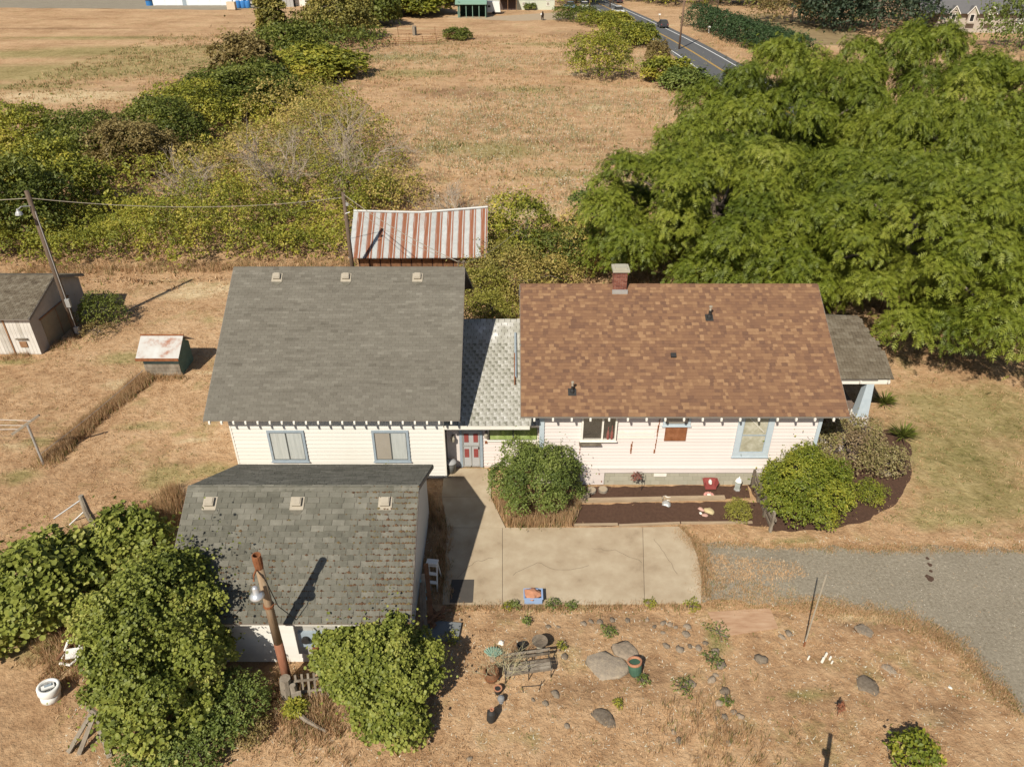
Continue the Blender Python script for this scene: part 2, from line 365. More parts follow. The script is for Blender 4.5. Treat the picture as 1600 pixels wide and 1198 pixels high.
# ================================================================== THE GROUND
def gs(px, py, r, ry=None):            # a patch on the ground: centre, radii in metres
    p = G(px, py); return (p.x, p.y, r, ry or r)
GREEN = [gs(60, 118, 20, 7), gs(250, 95, 20, 8), gs(120, 110, 34, 9), gs(200, 80, 30, 9), gs(30, 85, 30, 6), gs(330, 75, 14, 4), gs(40, 135, 12, 4), gs(150, 60, 30, 4), gs(20, 565, 2.2, .5), gs(230, 665, 2, .5), gs(260, 745, 1.6, 1.2), gs(330, 735, 1.4, .8),
         gs(30, 745, 1.2, .8), gs(60, 1010, 1.2, .9), gs(1150, 925, 1.5, .35), gs(1120, 1000, .5, .9), gs(1500, 720, 4, 5), gs(1560, 780, 5, 1.8), gs(1470, 640, 3, 3), gs(1560, 650, 4, 4), gs(1480, 810, 3, .8), gs(830, 1160, .5, .35), gs(1240, 845, 1.2, .3), gs(1130, 900, 1, .2),
         gs(640, 115, 10, 5), gs(780, 235, 6, 5), gs(700, 230, 5, 4), gs(820, 140, 8, 3), gs(620, 90, 12, 5), gs(300, 1180, 1.5, .6), gs(870, 70, 12, 4), gs(860, 950, 1, .15), gs(190, 560, 2, 1)]
DIRT = [gs(850, 1000, 2.2, .9), gs(960, 970, 2.6, .6), gs(1000, 1050, 1.6, 1.2), gs(900, 1080, 1.8, 1), gs(790, 960, 1, .5), gs(700, 970, .8, .8), gs(660, 850, .8, 3), gs(1390, 930, .8, .3), gs(90, 985, 1.3, .5), gs(1330, 980, 1.2, .4),
        gs(420, 1100, .9, .8), gs(250, 60, 30, 3), gs(100, 45, 30, 2.5), gs(900, 55, 12, 8), gs(700, 145, 10, 6), gs(620, 70, 8, 4), gs(760, 60, 10, 4), gs(40, 280, 4, 6)]
PALE = [gs(880, 48, 7, 3), gs(330, 445, 4, 1), gs(100, 150, 20, 8), gs(1350, 970, 2, .5), gs(200, 600, 2, 1), gs(820, 330, 6, 4), gs(1040, 300, 8, 8), gs(640, 45, 10, 4), gs(1230, 930, 1.2, .3), gs(300, 460, 4, 1.4), gs(1400, 960, 1.4, .4)]
FLOW = [gs(800, 180, 7, 9), gs(760, 228, 8, 5), gs(720, 260, 5, 3), gs(1000, 170, 7, 8), gs(900, 210, 5, 4), gs(850, 160, 9, 6), gs(980, 250, 5, 4), gs(1000, 95, 6, 9), gs(620, 90, 10, 8), gs(690, 190, 7, 6), gs(900, 300, 5, 4), gs(800, 100, 10, 8), gs(960, 290, 3, 3), gs(300, 285, 2.5, 2), gs(770, 320, 3, 3)]
_q = random.Random(99)
for _i in range(46): DIRT.append((_q.uniform(-30, 28), _q.uniform(11, 50), _q.uniform(.4, 1.5), _q.uniform(.2, .8)))
for _i in range(46): GREEN.append((_q.uniform(-30, 28), _q.uniform(11, 50), _q.uniform(.3, 1.4), _q.uniform(.2, .7)))
for _i in range(30): PALE.append((_q.uniform(-30, 28), _q.uniform(11, 50), _q.uniform(.4, 1.6), _q.uniform(.2, .7)))
for _i in range(70): (DIRT, GREEN, PALE)[_i % 3].append((_q.uniform(-90, 40), _q.uniform(60, 200), _q.uniform(2, 9), _q.uniform(1, 4)))
def patch(X, Y, L):
    a = np.zeros_like(X)
    for cx, cy, rx, ry in L: a = np.maximum(a, np.exp(-(((X - cx) / rx) ** 2 + ((Y - cy) / ry) ** 2)))
    return a
g1 = np.sinh(np.linspace(-6.3, 6.3, 330)); gx = g1 / g1.max() * 3000
g2 = np.sinh(np.linspace(-4.2, 6.3, 330)); gy = 22 + g2 / g2.max() * 3500
XX, YY = np.meshgrid(gx, gy); nx = len(gx); ny = len(gy)
ii = (np.arange(ny - 1)[:, None] * nx + np.arange(nx - 1)[None, :]).ravel()
me = npmesh('ground', np.stack([XX.ravel(), YY.ravel(), np.zeros(XX.size)], 1), np.stack([ii, ii + 1, ii + nx + 1, ii + nx], 1))
for nm, L in (('green', GREEN), ('dirt', DIRT), ('pale', PALE)):
    a = me.attributes.new(nm, 'FLOAT', 'POINT'); a.data.foreach_set('value', patch(XX.ravel(), YY.ravel(), L).astype(np.float32))
def ground_mat():
    m = bpy.data.materials.new('dry_grass_ground'); m.use_nodes = True; n = m.node_tree.nodes; l = m.node_tree.links; b = n['Principled BSDF']
    b.inputs['Roughness'].default_value = .95; b.inputs['Specular IOR Level'].default_value = .1
    tc = n.new('ShaderNodeTexCoord')
    def noise(s, d=6, r=.6, st=None):
        q = n.new('ShaderNodeTexNoise'); q.inputs['Scale'].default_value = s; q.inputs['Detail'].default_value = d; q.inputs['Roughness'].default_value = r
        if st:
            mp = n.new('ShaderNodeMapping'); mp.inputs['Scale'].default_value = st; l.new(tc.outputs['Object'], mp.inputs[0]); l.new(mp.outputs[0], q.inputs[0])
        else: l.new(tc.outputs['Object'], q.inputs[0])
        return q.outputs['Fac']
    def ramp(f, st):
        c = n.new('ShaderNodeValToRGB'); l.new(f, c.inputs[0]); e = c.color_ramp.elements
        while len(e) < len(st): e.new(.5)
        for i, (p, k) in enumerate(st): e[i].position = p; e[i].color = (*k, 1) if len(k) == 3 else (k[0],) * 3 + (1,)
        return c.outputs[0]
    def mix(f, a, c):
        q = n.new('ShaderNodeMix'); q.data_type = 'RGBA'; l.new(f, q.inputs[0]); l.new(a, q.inputs[6]); l.new(c, q.inputs[7]); return q.outputs[2]
    def mt(op, a, c, cl=False):
        q = n.new('ShaderNodeMath'); q.operation = op; q.use_clamp = cl
        for i, v in enumerate((a, c)):
            if isinstance(v, (int, float)): q.inputs[i].default_value = v
            else: l.new(v, q.inputs[i])
        return q.outputs[0]
    fine = noise(2.2, 10, .72); big = noise(.09, 5, .6); mid = noise(.5, 6, .65); streak = noise(.12, 6, .7, (.35, 1.6, 1))
    f = mt('ADD', mt('MULTIPLY', fine, .55), mt('ADD', mt('MULTIPLY', mid, .3), mt('MULTIPLY', big, .35)))
    straw = ramp(f, [(.38, (.16, .092, .047)), (.52, (.34, .205, .108)), (.62, (.45, .292, .162)), (.78, (.58, .41, .25))])
    red = ramp(f, [(.4, (.10, .055, .03)), (.54, (.235, .14, .075)), (.72, (.38, .245, .135))])
    gr = ramp(f, [(.4, (.07, .068, .018)), (.53, (.185, .165, .058)), (.7, (.34, .285, .125))])
    pl = ramp(f, [(.4, (.34, .25, .13)), (.6, (.52, .40, .23)), (.75, (.62, .5, .32))])
    def att(nm):
        q = n.new('ShaderNodeAttribute'); q.attribute_name = nm; return q.outputs['Fac']
    c = mix(mt('MULTIPLY', mt('SUBTRACT', streak, .5, True), 4.0, True), straw, red)
    def msk(a, k=3.2, o=.42):
        return mt('MULTIPLY', mt('SUBTRACT', mt('ADD', mt('MULTIPLY', att(a), .75), mt('MULTIPLY', noise(.8, 8, .7, (.6, 1.3, 1)), .62)), .30 + o, True), k, True)
    c = mix(msk('pale'), c, pl); c = mix(mt('MULTIPLY', msk('dirt', 3.4, .36), .9), c, red); c = mix(mt('MULTIPLY', msk('green', 3.0, .30), .75), c, gr)
    tiny = noise(.35, 7, .7)
    c = mix(mt('MULTIPLY', mt('SUBTRACT', tiny, .55, True), 5, True), c, gr)
    l.new(c, b.inputs['Base Color'])
    bp = n.new('ShaderNodeBump'); bp.inputs['Strength'].default_value = .9; bp.inputs['Distance'].default_value = .12
    l.new(mt('ADD', noise(5, 8, .7), mt('MULTIPLY', noise(1.1, 5, .6), 1.2)), bp.inputs['Height']); l.new(bp.outputs[0], b.inputs['Normal']); return m
put('ground', me, ground_mat(), kind='structure')

def sheet(name, poly, z, mat, jag=0.0, step=.35, kind='structure', label=None, seed=3):
    q = random.Random(seed); pts = []
    n = len(poly)
    for i in range(n):
        a = Vector(poly[i][:2]); b = Vector(poly[(i + 1) % n][:2]); L = (b - a).length; k = max(1, int(L / step)) if jag else 1
        nrm = Vector((-(b - a).y, (b - a).x)).normalized() if L > 0 else Vector((0, 0))
        for j in range(k):
            p = a.lerp(b, j / k); s_ = (math.sin(p.x * 1.7 + p.y * 2.3) * .6 + q.uniform(-1, 1)) * jag if j else 0
            pts.append(p + nrm * s_)
    bm = bmesh.new(); vs = [bm.verts.new((p.x, p.y, z)) for p in pts]; f = bm.faces.new(vs)
    if f.normal.z < 0: f.normal_flip()
    bmesh.ops.triangulate(bm, faces=[f]); bm.normal_update()
    for f in bm.faces:
        if f.normal.z < 0: f.normal_flip()
    me = bpy.data.meshes.new(name); bm.to_mesh(me); bm.free()
    return put(name, me, mat, kind=kind, label=label)
# gravel driveway
drv = [G(*p) for p in ((1072, 846), (1180, 852), (1330, 858), (1500, 856), (1640, 858))] + [Vector((26, 21.4, 0)), Vector((37.5, 21.8, 0)), Vector((38, 2, 0))] + \
      [G(*p) for p in ((1760, 1330), (1640, 1190), (1590, 1105), (1500, 1010), (1430, 968), (1330, 948), (1240, 944), (1150, 936), (1098, 942), (1088, 905))]
drive_poly = [(p.x, p.y) for p in drv]
sheet('driveway', drive_poly, .006, M_gravel, .16, .3)
# mulch
mul = [[(903, 761), (1168, 758), (1172, 778), (903, 781)], [(890, 788), (1130, 784), (1190, 786), (1202, 823), (1120, 817), (893, 822)],
       [(1168, 758), (1290, 690), (1400, 668), (1424, 700), (1424, 742), (1402, 785), (1352, 815), (1290, 828), (1203, 830), (1192, 800)]]
mulch_polys = []
for i, m_ in enumerate(mul):
    pl = [tuple(G(*p)[:2]) for p in m_]; mulch_polys.append(pl); sheet('mulch_bed', pl, .012 + .004 * i, M_mulch, .05, .25)
# highway
def road_c(y):
    T = [(-300, 47), (0, 38.4), (70, 36.4), (118, 34.9), (158, 33.5), (190, 31), (212, 28.8), (256, 24.2), (350, 12), (480, -6), (900, -70)]
    for (a, xa), (b, xb) in zip(T, T[1:]):
        if y <= b: return xa + (xb - xa) * (y - a) / (b - a)
    return T[-1][1]
ys = list(range(-300, 900, 6))
rc = [(sum(road_c(y + d) for d in (-14, -7, 0, 7, 14)) / 5, y) for y in ys]
def strip(name, off0, off1, z, mat, dash=None, parent=None):
    mb = MB()
    for i in range(len(rc) - 1):
        (x0, y0), (x1, y1) = rc[i], rc[i + 1]
        mb.add([(x0 + off0, y0, z), (x0 + off1, y0, z), (x1 + off1, y1, z), (x1 + off0, y1, z)], [(0, 1, 2, 3)])
    return mb.build(name, mat, parent, kind=None if parent else 'structure')
rd = strip('road', -4.6, 4.9, .008, M_asph)
strip('edge_line', -3.65, -3.45, .014, M_whl, parent=rd); strip('edge_line', 3.45, 3.65, .014, M_whl, parent=rd)
strip('centre_line', -.18, -.05, .014, M_yel, parent=rd); strip('centre_line', .05, .18, .014, M_yel, parent=rd)
# far lots
sheet('gravel_yard', [G(-60, 12)[:2], G(180, 14)[:2], G(330, 16)[:2], G(440, 12)[:2], G(500, 6)[:2], G(500, -30)[:2], G(-60, -30)[:2]], .006, M_gravel, .6, 3)
sheet('dirt_track', [G(690, 27)[:2], G(800, 33)[:2], G(925, 30)[:2], G(960, 26)[:2], G(950, 14)[:2], G(865, 20)[:2], G(790, 25)[:2]], .006, gmat('pale_dirt', [(.3, .22, .14), (.42, .33, .22)], 1, .7), .3, 2)
# concrete patio slabs: each panel a piece of the patio
patio = [[(694, 733), (762, 733), (769, 752), (767, 778), (690, 778)], [(690, 778), (767, 778), (790, 826), (699, 826)], [(699, 826), (785, 826), (785, 946), (691, 946)],
         [(785, 826), (1004, 825), (1007, 945), (785, 946)], [(1004, 825), (1060, 824), (1078, 842), (1090, 872), (1096, 905), (1095, 943), (1007, 945)]]
base = None; patio_polys = []
for i, pp in enumerate(patio):
    pts = [G(x, y) for x, y in pp]; c = sum(pts, Vector()) / len(pts)
    pts = [p + (c - p).normalized() * .012 for p in pts]; poly = [(p.x, p.y) for p in pts]; patio_polys.append(poly)
    if base is None:
        base = MB().prism([tuple(G(*p)[:2]) for p in ((693, 736), (760, 736), (766, 752), (764, 779), (787, 829), (1058, 827), (1086, 873), (1092, 940), (693, 943), (700, 830), (692, 779))], .001, .04).build('concrete_patio', gmat('joint_dirt', [(.09, .065, .045)]), kind='structure')
    MB().prism(poly, .002, .07).build('concrete_panel', M_conc, base)


for k, pts in enumerate((((800, 900), (840, 880), (870, 893), (930, 885)), ((1004, 880), (960, 862), (915, 858)), ((1020, 842), (1040, 870), (1062, 905)), ((715, 905), (740, 880), (775, 872)))):
    mb = MB(); q = random.Random(k); P_ = []
    for a_, b_ in zip(pts, pts[1:]):
        for j in range(6): P_.append(G(a_[0] + (b_[0] - a_[0]) * j / 6 + q.uniform(-2, 2), a_[1] + (b_[1] - a_[1]) * j / 6 + q.uniform(-1.5, 1.5)))
    for a_, b_ in zip(P_, P_[1:]):
        nn = Vector((-(b_ - a_).y, (b_ - a_).x, 0)).normalized() * .006; zz = Vector((0, 0, .0735)); mb.add([a_ - nn + zz, b_ - nn + zz, b_ + nn + zz, a_ + nn + zz], [(0, 1, 2, 3)])
    mb.build('crack', MATS['joint_dirt'], base, local=True)
# ================================================================== ROOFS AND HOUSES
BASISMESH = {}
def wedge_mesh(mat, key):
    if (key, mat.name) in BASISMESH: return BASISMESH[(key, mat.name)]
    me = bpy.data.meshes.new('shingle')
    me.from_pydata([(0, 0, .1), (1, 0, .1), (1, 1.3, .05), (0, 1.3, .05), (0, 0, 1), (1, 0, 1), (1, 1.3, .15), (0, 1.3, .15)], [], BOXF)
    me.materials.append(mat); BASISMESH[(key, mat.name)] = me; return me
def shingles(parent, O, u, v, L, S, rh, tw, th, matf, nparts, seed, gap=.008, jit=.006, twj=0.0, stag=.5, clip=None):
    """rows of tabs on a slope: O eave corner, u along the eave, v up the slope"""
    q = random.Random(seed); O = Vector(O); u = Vector(u).normalized(); v = Vector(v).normalized(); n = u.cross(v)
    if n.z < 0: n = -n
    rows = int(S / rh); rh = S / rows; mb = MB(); me = wedge_mesh(matf('obj'), 'w'); cnt = 0
    for r in range(rows):
        x = -tw * ((r * stag) % 1.0) - q.uniform(0, .03)
        while x < L:
            wdt = tw * (1 + q.uniform(-twj, twj)); a = max(x, 0); b = min(x + wdt - gap, L); x += wdt
            if b - a < .03: continue
            if clip and not clip((a + b) / 2, (r + .5) * rh): continue
            p = O + u * a + v * (r * rh - (.02 if r == 0 else 0) + q.uniform(-jit, jit)) + n * q.uniform(0, .002)
            t_ = th * q.uniform(.8, 1.25)
            if cnt < nparts:
                o = bpy.data.objects.new('shingle', me); col.objects.link(o); o.parent = parent
                o.matrix_basis = Matrix.Translation(p) @ Matrix((u, v, n)).transposed().to_4x4() @ Matrix.Diagonal((b - a, rh, t_, 1)); cnt += 1
            else:
                vs = [p + u * (X * (b - a)) + v * (Y * rh) + n * (Z * t_) for X, Y, Z in ((0, 0, .1), (1, 0, .1), (1, 1.3, .05), (0, 1.3, .05), (0, 0, 1), (1, 0, 1), (1, 1.3, .15), (0, 1.3, .15))]
                mb.add(vs, BOXF, q.random())
    if mb.v: mb.build('shingles', matf('attr'), parent, kind='stuff', local=True)
def gable(parent, X0, X1, Ye, Ze, Yr, Zr, Yb, matf, rh, tw, nparts, seed, th=.014, back=True, ridge=True, thick=.07, fascia=gmat('roof_edge_trim', [(.16, .14, .115), (.22, .195, .165)], 4, .5), twj=0.0, jit=.006, stag=.5, gap=.008, lift=0):
    Zb = Ze
    roof = MB().profx([(Ye, Ze), (Yr, Zr), (Yb, Zb), (Yb, Zb - thick), (Yr, Zr - thick), (Ye, Ze - thick)], X0, X1).build('roof', gmat('roof_deck', [(.10, .085, .07), (.16, .14, .12)], 4, .5), parent)
    S = math.hypot(Yr - Ye, Zr - Ze); rl = roof
    shingles(rl, (X0, Ye, Ze + .003), (1, 0, 0), (0, Yr - Ye, Zr - Ze), X1 - X0, S, rh, tw, th, matf, nparts, seed, twj=twj, jit=jit, stag=stag, gap=gap)
    if back: shingles(rl, (X0, Yb, Zb + .003), (1, 0, 0), (0, Yr - Yb, Zr - Zb), X1 - X0, math.hypot(Yr - Yb, Zr - Zb), rh, tw, th, matf, 0, seed + 1, twj=twj, jit=jit, stag=stag, gap=gap)
    if ridge:
        q = random.Random(seed); mb = MB(); x = X0; dz = (Zr - Ze) / (Yr - Ye)
        while x < X1 - .02:
            wd = min(.26, X1 - x); hh = q.uniform(.028, .04)
            mb.add([(x, Yr - .15, Zr - .15 * dz + hh * .9), (x, Yr, Zr + hh), (x, Yr + .15, Zr - .15 * dz + hh * .9), (x + wd + .02, Yr - .15, Zr - .15 * dz + .012), (x + wd + .02, Yr, Zr + .02), (x + wd + .02, Yr + .15, Zr - .15 * dz + .012),
                    (x, Yr - .15, Zr - .15 * dz), (x, Yr + .15, Zr - .15 * dz)], [(0, 1, 4, 3), (1, 2, 5, 4), (6, 0, 3), (0, 6, 7, 2, 1), (7, 5, 2)], q.random()); x += wd
        mb.build('ridge_cap', matf('attr'), rl, local=True)
    mbf = MB().profx([(Ye - .025, Ze - thick), (Ye - .003, Ze - thick), (Ye - .003, Ze - .01), (Ye - .025, Ze - .01)], X0, X1); mbf.build('fascia', gmat('roof_edge_trim', [(.22, .2, .17), (.3, .27, .23)], 4, .5), rl, local=True)
    for xx in (X0 - .022, X1 + .002):
        MB().profx([(Ye, Ze - .005), (Yr, Zr - .005), (Yb, Zb - .005), (Yb, Zb - .16), (Yr, Zr - .16), (Ye, Ze - .16)], xx, xx + .02).build('rake_board', fascia, rl, local=True)
    return roof
def walls(parent, X0, X1, Y0, Y1, ztop, Yr, Zr, mat, z0=0, name='wall'):
    mb = MB(); prof = [(Y0, z0), (Y0, ztop), (Yr, Zr), (Y1, ztop), (Y1, z0)]
    return mb.profx(prof, X0, X1).build(name, mat, parent)
def siding(wall, X0, X1, Y, z0, z1, bh, mat):
    n = max(1, round((z1 - z0) / bh)); bh = (z1 - z0) / n; me = None
    for i in range(n):
        if me is None:
            mb = MB(); mb.add([(X0, Y - .040, 0), (X1, Y - .040, 0), (X1, Y - .002, 0), (X0, Y - .002, 0), (X0, Y - .008, bh), (X1, Y - .008, bh), (X1, Y - .002, bh), (X0, Y - .002, bh)], BOXF)
            o = mb.build('siding_board', mat, wall, local=True); me = o.data
        else:
            o = bpy.data.objects.new('siding_board', me); col.objects.link(o); o.parent = wall
        o.location = (0, 0, z0 + i * bh)
def tails(parent, X0, X1, n, Ywall, Ye, Ze, slope, w_=.075, over=.07):
    me = None
    for i in range(n):
        x = X0 + (X1 - X0) * i / (n - 1)
        if me is None:
            y0 = Ye - over; mb = MB().profx([(y0, Ze - .20), (y0, Ze - .085), (Ywall, Ze - .085 + (Ywall - Ye) * slope), (Ywall, Ze - .22 + (Ywall - Ye) * slope)], -w_ / 2, w_ / 2)
            o = mb.build('rafter_tail', M_white, parent); me = o.data
        else:
            o = bpy.data.objects.new('rafter_tail', me); col.objects.link(o); o.parent = parent
        o.location = (x - parent.location.x, -parent.location.y, -parent.location.z)
def window(parent, X0, X1, Z0, Z1, Y, fr, panes, fw=.10, proud=.06, split='v', mw=.05, sill=True, mull=None):
    mb = MB(); y0 = Y - proud
    mb.box((X0, y0, Z1 - fw), (X1, Y, Z1)); mb.box((X0, y0, Z0), (X1, Y, Z0 + fw)); mb.box((X0, y0 + .002, Z0 + fw), (X0 + fw, Y, Z1 - fw)); mb.box((X1 - fw, y0 + .002, Z0 + fw), (X1, Y, Z1 - fw))
    o = mb.build('window', fr, parent)
    if sill: MB().box((X0 - .04, y0 - .04, Z0 - .035), (X1 + .04, Y, Z0 - .002)).build('sill', fr, o, local=True)
    n = len(panes); a, b = X0 + fw, X1 - fw; c, d = Z0 + fw, Z1 - fw
    for i, m in enumerate(panes):
        if split == 'v': x0 = a + (b - a) * i / n; x1 = a + (b - a) * (i + 1) / n; z0, z1 = c, d
        else: x0, x1 = a, b; z0 = c + (d - c) * i / n; z1 = c + (d - c) * (i + 1) / n
        s = MB(); t = mw / 2 if n > 1 else 0
        f = MB(); k = .028
        for (p, q_) in (((x0, z0), (x1, z0 + k)), ((x0, z1 - k), (x1, z1)), ((x0, z0 + k), (x0 + k, z1 - k)), ((x1 - k, z0 + k), (x1, z1 - k))): f.box((p[0], Y - .045, p[1]), (q_[0], Y - .002, q_[1]))
        f.build('sash', mull or gmat('sash_dark', [(.08, .085, .08)]), o, local=True)
        MB().box((x0 + k, Y - .034, z0 + k), (x1 - k, Y - .028, z1 - k)).build('pane', m, o, local=True)
    return o
# ---------------- grey-roofed house
H1 = thing('grey_roof_house', 'cream sided house wing under a large faded grey shingle roof with three square vents', 'house', (-7.4, 31.5, 0))
s1 = (7.55 - 3.58) / (31.5 - 25.08)
w1 = walls(H1, -11.92, -2.92, 25.70, 37.3, 3.80, 31.5, 7.36, M_cream)
siding(w1, -11.92, -2.92, 25.70, .1, 3.7, .2, M_cream)
MB().box((-11.97, 25.655, 0), (-11.9, 25.76, 3.78)).build('corner_board', M_white, H1); MB().box((-2.94, 25.655, 0), (-2.87, 25.76, 3.78)).build('corner_board', M_white, H1)
gable(H1, -12.68, -2.16, 25.08, 3.58, 31.5, 7.55, 37.9, M_shA, .137, .30, 300, 11, th=.009, twj=.0, jit=.003, gap=.005)
tails(H1, -12.45, -2.5, 21, 25.67, 25.08, 3.58, s1)
for x0, x1, c in ((-10.43, -8.85, (M_curtain, M_curtain)), (-5.98, -4.41, (M_curtain2, M_curtain))):
    window(H1, x0, x1, .98, 2.62, 25.672, M_bluegrey, c, .10)
def roof_vent(parent, x, y, Ye, Ze, sl, mat=M_vent, s=.36):
    z = Ze + (y - Ye) * sl; a = math.atan(sl); m = MB()
    m.obox((x, y, z + .03), (s + .16, s + .16, .012), (a, 0, 0)); o = m.build('vent', mat, parent)
    k = MB(); k.obox((x, y, z + .10), (s, s * .95, .10), (a, 0, 0)); k.obox((x, y, z + .165), (s * .8, s * .75, .03), (a, 0, 0)); k.build('vent_cap', mat, o, local=True)
    m2 = MB(); q2 = random.Random(int(x * 7)); pts = [(x + math.cos(t_) * s * .85 * q2.uniform(.8, 1.15), math.sin(t_) * s * .75 * q2.uniform(.8, 1.15) - .12) for t_ in np.linspace(0, 6.283, 15)[:-1]]
    m2.add([(px_, y + py_, Ze + (y + py_ - Ye) * sl + .030) for px_, py_ in pts], [tuple(range(14))]); m2.build('stain', gmat('vent_stain', [(.05, .045, .035), (.12, .11, .085), (.17, .155, .12)], 3, .8, None, 1, .95), o, local=True); return o
for px in (432, 540, 652):
    p = AY(px, 429, 31.0); roof_vent(H1, p.x, 31.0, 25.08, 3.58, s1, s=.30)
m = MB()
for dx in (-.12, .12): m.tube([(-2.32 + dx, 31.5, 7.5), (-2.32 + dx, 31.5, 7.78)], .035, 6); m.rock((-2.32 + dx, 31.5, 7.82), .07, 1, 2)
m.build('insulator', M_stone, H1)
# ---------------- breezeway
BW = thing('breezeway', 'low connecting entry with lichen-white shingle roof between the two houses', 'breezeway', (-1, 27, 0))
wb = MB().box((-2.88, 26.47, 0), (1.2, 33.0, 2.75)).build('wall', M_pink, BW)
siding(wb, -1.30, 1.2, 26.47, .1, 2.7, .17, M_pink)
bwS = (4.0 - 2.87) / (33.2 - 25.65)
rb = MB().profx([(25.65, 2.87), (33.2, 4.0), (33.2, 3.9), (25.65, 2.77)], -2.9, 1.22).build('roof', gmat('roof_deck', [(.1, .085, .07)]), BW)
shingles(rb, (-2.9, 25.65, 2.875), (1, 0, 0), (0, 7.55, 1.13), 4.12, math.hypot(7.55, 1.13), .27, .30, .010, M_shD, 300, 21, gap=.022, jit=.012)
MB().box((-2.86, 25.60, 2.70), (.75, 25.645, 2.86)).build('fascia', M_white, BW)
MB().tube([(.17, 28.7, 3.42), (.17, 32.0, 3.9)], .055, 8).build('downspout', M_bluegrey, BW)
MB().obox((.12, 29.3, 3.5), (.05, 2.2, .10), (math.atan(bwS), 0, 0)).build('flashing', M_rust, BW)
dr = MB(); dr.box((-2.32, 26.37, 2.1), (-1.30, 26.45, 2.24)); dr.box((-2.32, 26.372, 0.08), (-2.2, 26.45, 2.1)); dr.box((-1.42, 26.372, .08), (-1.30, 26.45, 2.1)); dr.build('door_frame', M_bluegrey, BW)
dd = MB().box((-2.2, 26.41, .08), (-1.42, 26.455, 2.1)).build('door', gmat('door_grey', [(.33, .33, .33), (.4, .4, .39)], 3, .5), BW)
for xx in (-2.11, -1.70):
    for zz in (.62, 1.45): MB().box((xx, 26.395, zz), (xx + .2, 26.408, zz + .46)).build('door_panel', M_redp, dd, local=True)
sdm = MB(); sdm.box((-2.19, 26.375, 1.24), (-1.43, 26.392, 1.3)); sdm.box((-1.84, 26.376, .1), (-1.8, 26.392, 1.24)); sdm.box((-2.19, 26.376, .1), (-2.15, 26.392, 2.08)); sdm.box((-1.47, 26.376, .1), (-1.43, 26.392, 2.08)); sdm.box((-2.15, 26.376, .1), (-1.47, 26.392, .17))
sdm.build('screen_frame', M_galv, dd, local=True); MB().box((-1.5, 26.34, 1.1), (-1.46, 26.374, 1.22)).build('handle', M_black, dd, local=True)
window(BW, -1.05, 1.15, 1.52, 2.45, 26.46, M_white, (M_greenglass, M_greenglass), .04, .05)
for x, z in ((-2.58, 1.75), (-1.13, 1.95)):
    m = MB(); m.box((x - .05, 26.3, z), (x + .05, 26.44, z + .1)); m.lathe((x, 26.27, z - .2), [(.03, 0), (.08, .05), (.09, .2), (.04, .28), (.01, .33)], 8); m.build('wall_lantern', gmat('lantern', [(.25, .22, .17), (.4, .36, .28)]), BW)
MB().box((-1.2, 26.42, 1.35), (-1.08, 26.45, 1.5)).build('doorbell_plate', M_rust, BW)
t = thing('trash_can', 'grey lidded trash can beside the front door of the breezeway', 'trash can', (-2.68, 26.05, .07))
MB().lathe((0, 0, 0), [(.17, 0), (.21, .5), (.22, .52)], 14).build('bin', gmat('bin_grey', [(.2, .2, .19), (.28, .28, .26)]), t, True, local=True); MB().lathe((0, 0, .52), [(.235, 0), (.235, .05), (.15, .12), (.04, .14)], 14).build('lid', gmat('bin_lid', [(.3, .3, .3)]), t, True, local=True)
# ---------------- brown-roofed house
H2 = thing('brown_roof_house', 'pale pink sided house with new brown architectural shingles and brick chimney', 'house', (7, 30, 0))
s2 = (7.2 - 4.0) / (30.4 - 24.7)
w2 = walls(H2, 1.22, 12.75, 25.22, 35.6, 4.10, 30.4, 7.02, M_pink, .72)
siding(w2, 1.22, 12.75, 25.22, 1.0, 4.05, .17, M_pink)
MB().box((1.2, 25.17, .72), (12.77, 25.218, .97)).build('skirt_board', M_pink, H2); MB().box((1.2, 25.14, .97), (12.77, 25.218, 1.0)).build('drip_cap', M_pink, H2)
fd = MB().box((1.25, 25.26, 0), (12.72, 35.5, .715)).build('foundation', M_block, H2)
q = random.Random(3); me = None
for r_ in range(3):
    for i in range(29):
        x = 1.26 + i * .4 + (.2 if r_ % 2 else 0)
        if x > 12.3: continue
        if me is None: o = MB().box((0, 25.235, .01), (.392, 25.26, .225)).build('block', gmat('foundation_blocks', [(.30, .28, .21), (.42, .39, .31)], 2, .5, 'obj', .4, .9, .2, 30), fd, local=True); me = o.data
        else: o = bpy.data.objects.new('block', me); col.objects.link(o); o.parent = fd
        o.location = (x, 0, r_ * .235)
ap = MB().box((2.95, 25.19, .05), (4.0, 25.232, .70)).build('access_panel', M_pink, H2)
for dx, dz in ((.12, .2), (.95, .2), (.28, .62), (.82, .62)): MB().box((2.95 + dx - .02, 25.165, dz), (2.95 + dx + .02, 25.188, dz + .07)).build('latch', M_rust, ap, local=True)
MB().box((6.15, 25.19, .5), (6.7, 25.232, .64)).build('foundation_vent', M_white, H2)
MB().box((1.14, 25.14, .72), (1.34, 25.215, 4.05)).build('corner_board', M_blue, H2); MB().box((11.72 + .95, 25.14, .72), (12.82, 25.215, 4.05)).build('corner_board', M_blue, H2)
gable(H2, .36, 13.63, 24.70, 4.0, 30.4, 7.2, 36.1, M_shB, .155, .20, 300, 31, th=.016, twj=.5, jit=.004, stag=.37, gap=.0)
tails(H2, .9, 13.0, 17, 25.2, 24.70, 4.0, s2)
kw = window(H2, 2.88, 4.34, 2.50, 3.72, 25.19, M_white, (), .07, .14)
MB().box((2.95, 25.165, 2.57), (4.27, 25.188, 3.65)).build('painted_dark_panel', M_dark, kw, local=True)  # flat panel on the uncut wall; room darkness is put into its colour
MB().box((3.72, 25.06, 2.57), (3.79, 25.16, 3.65)).build('mullion', M_white, kw, local=True)
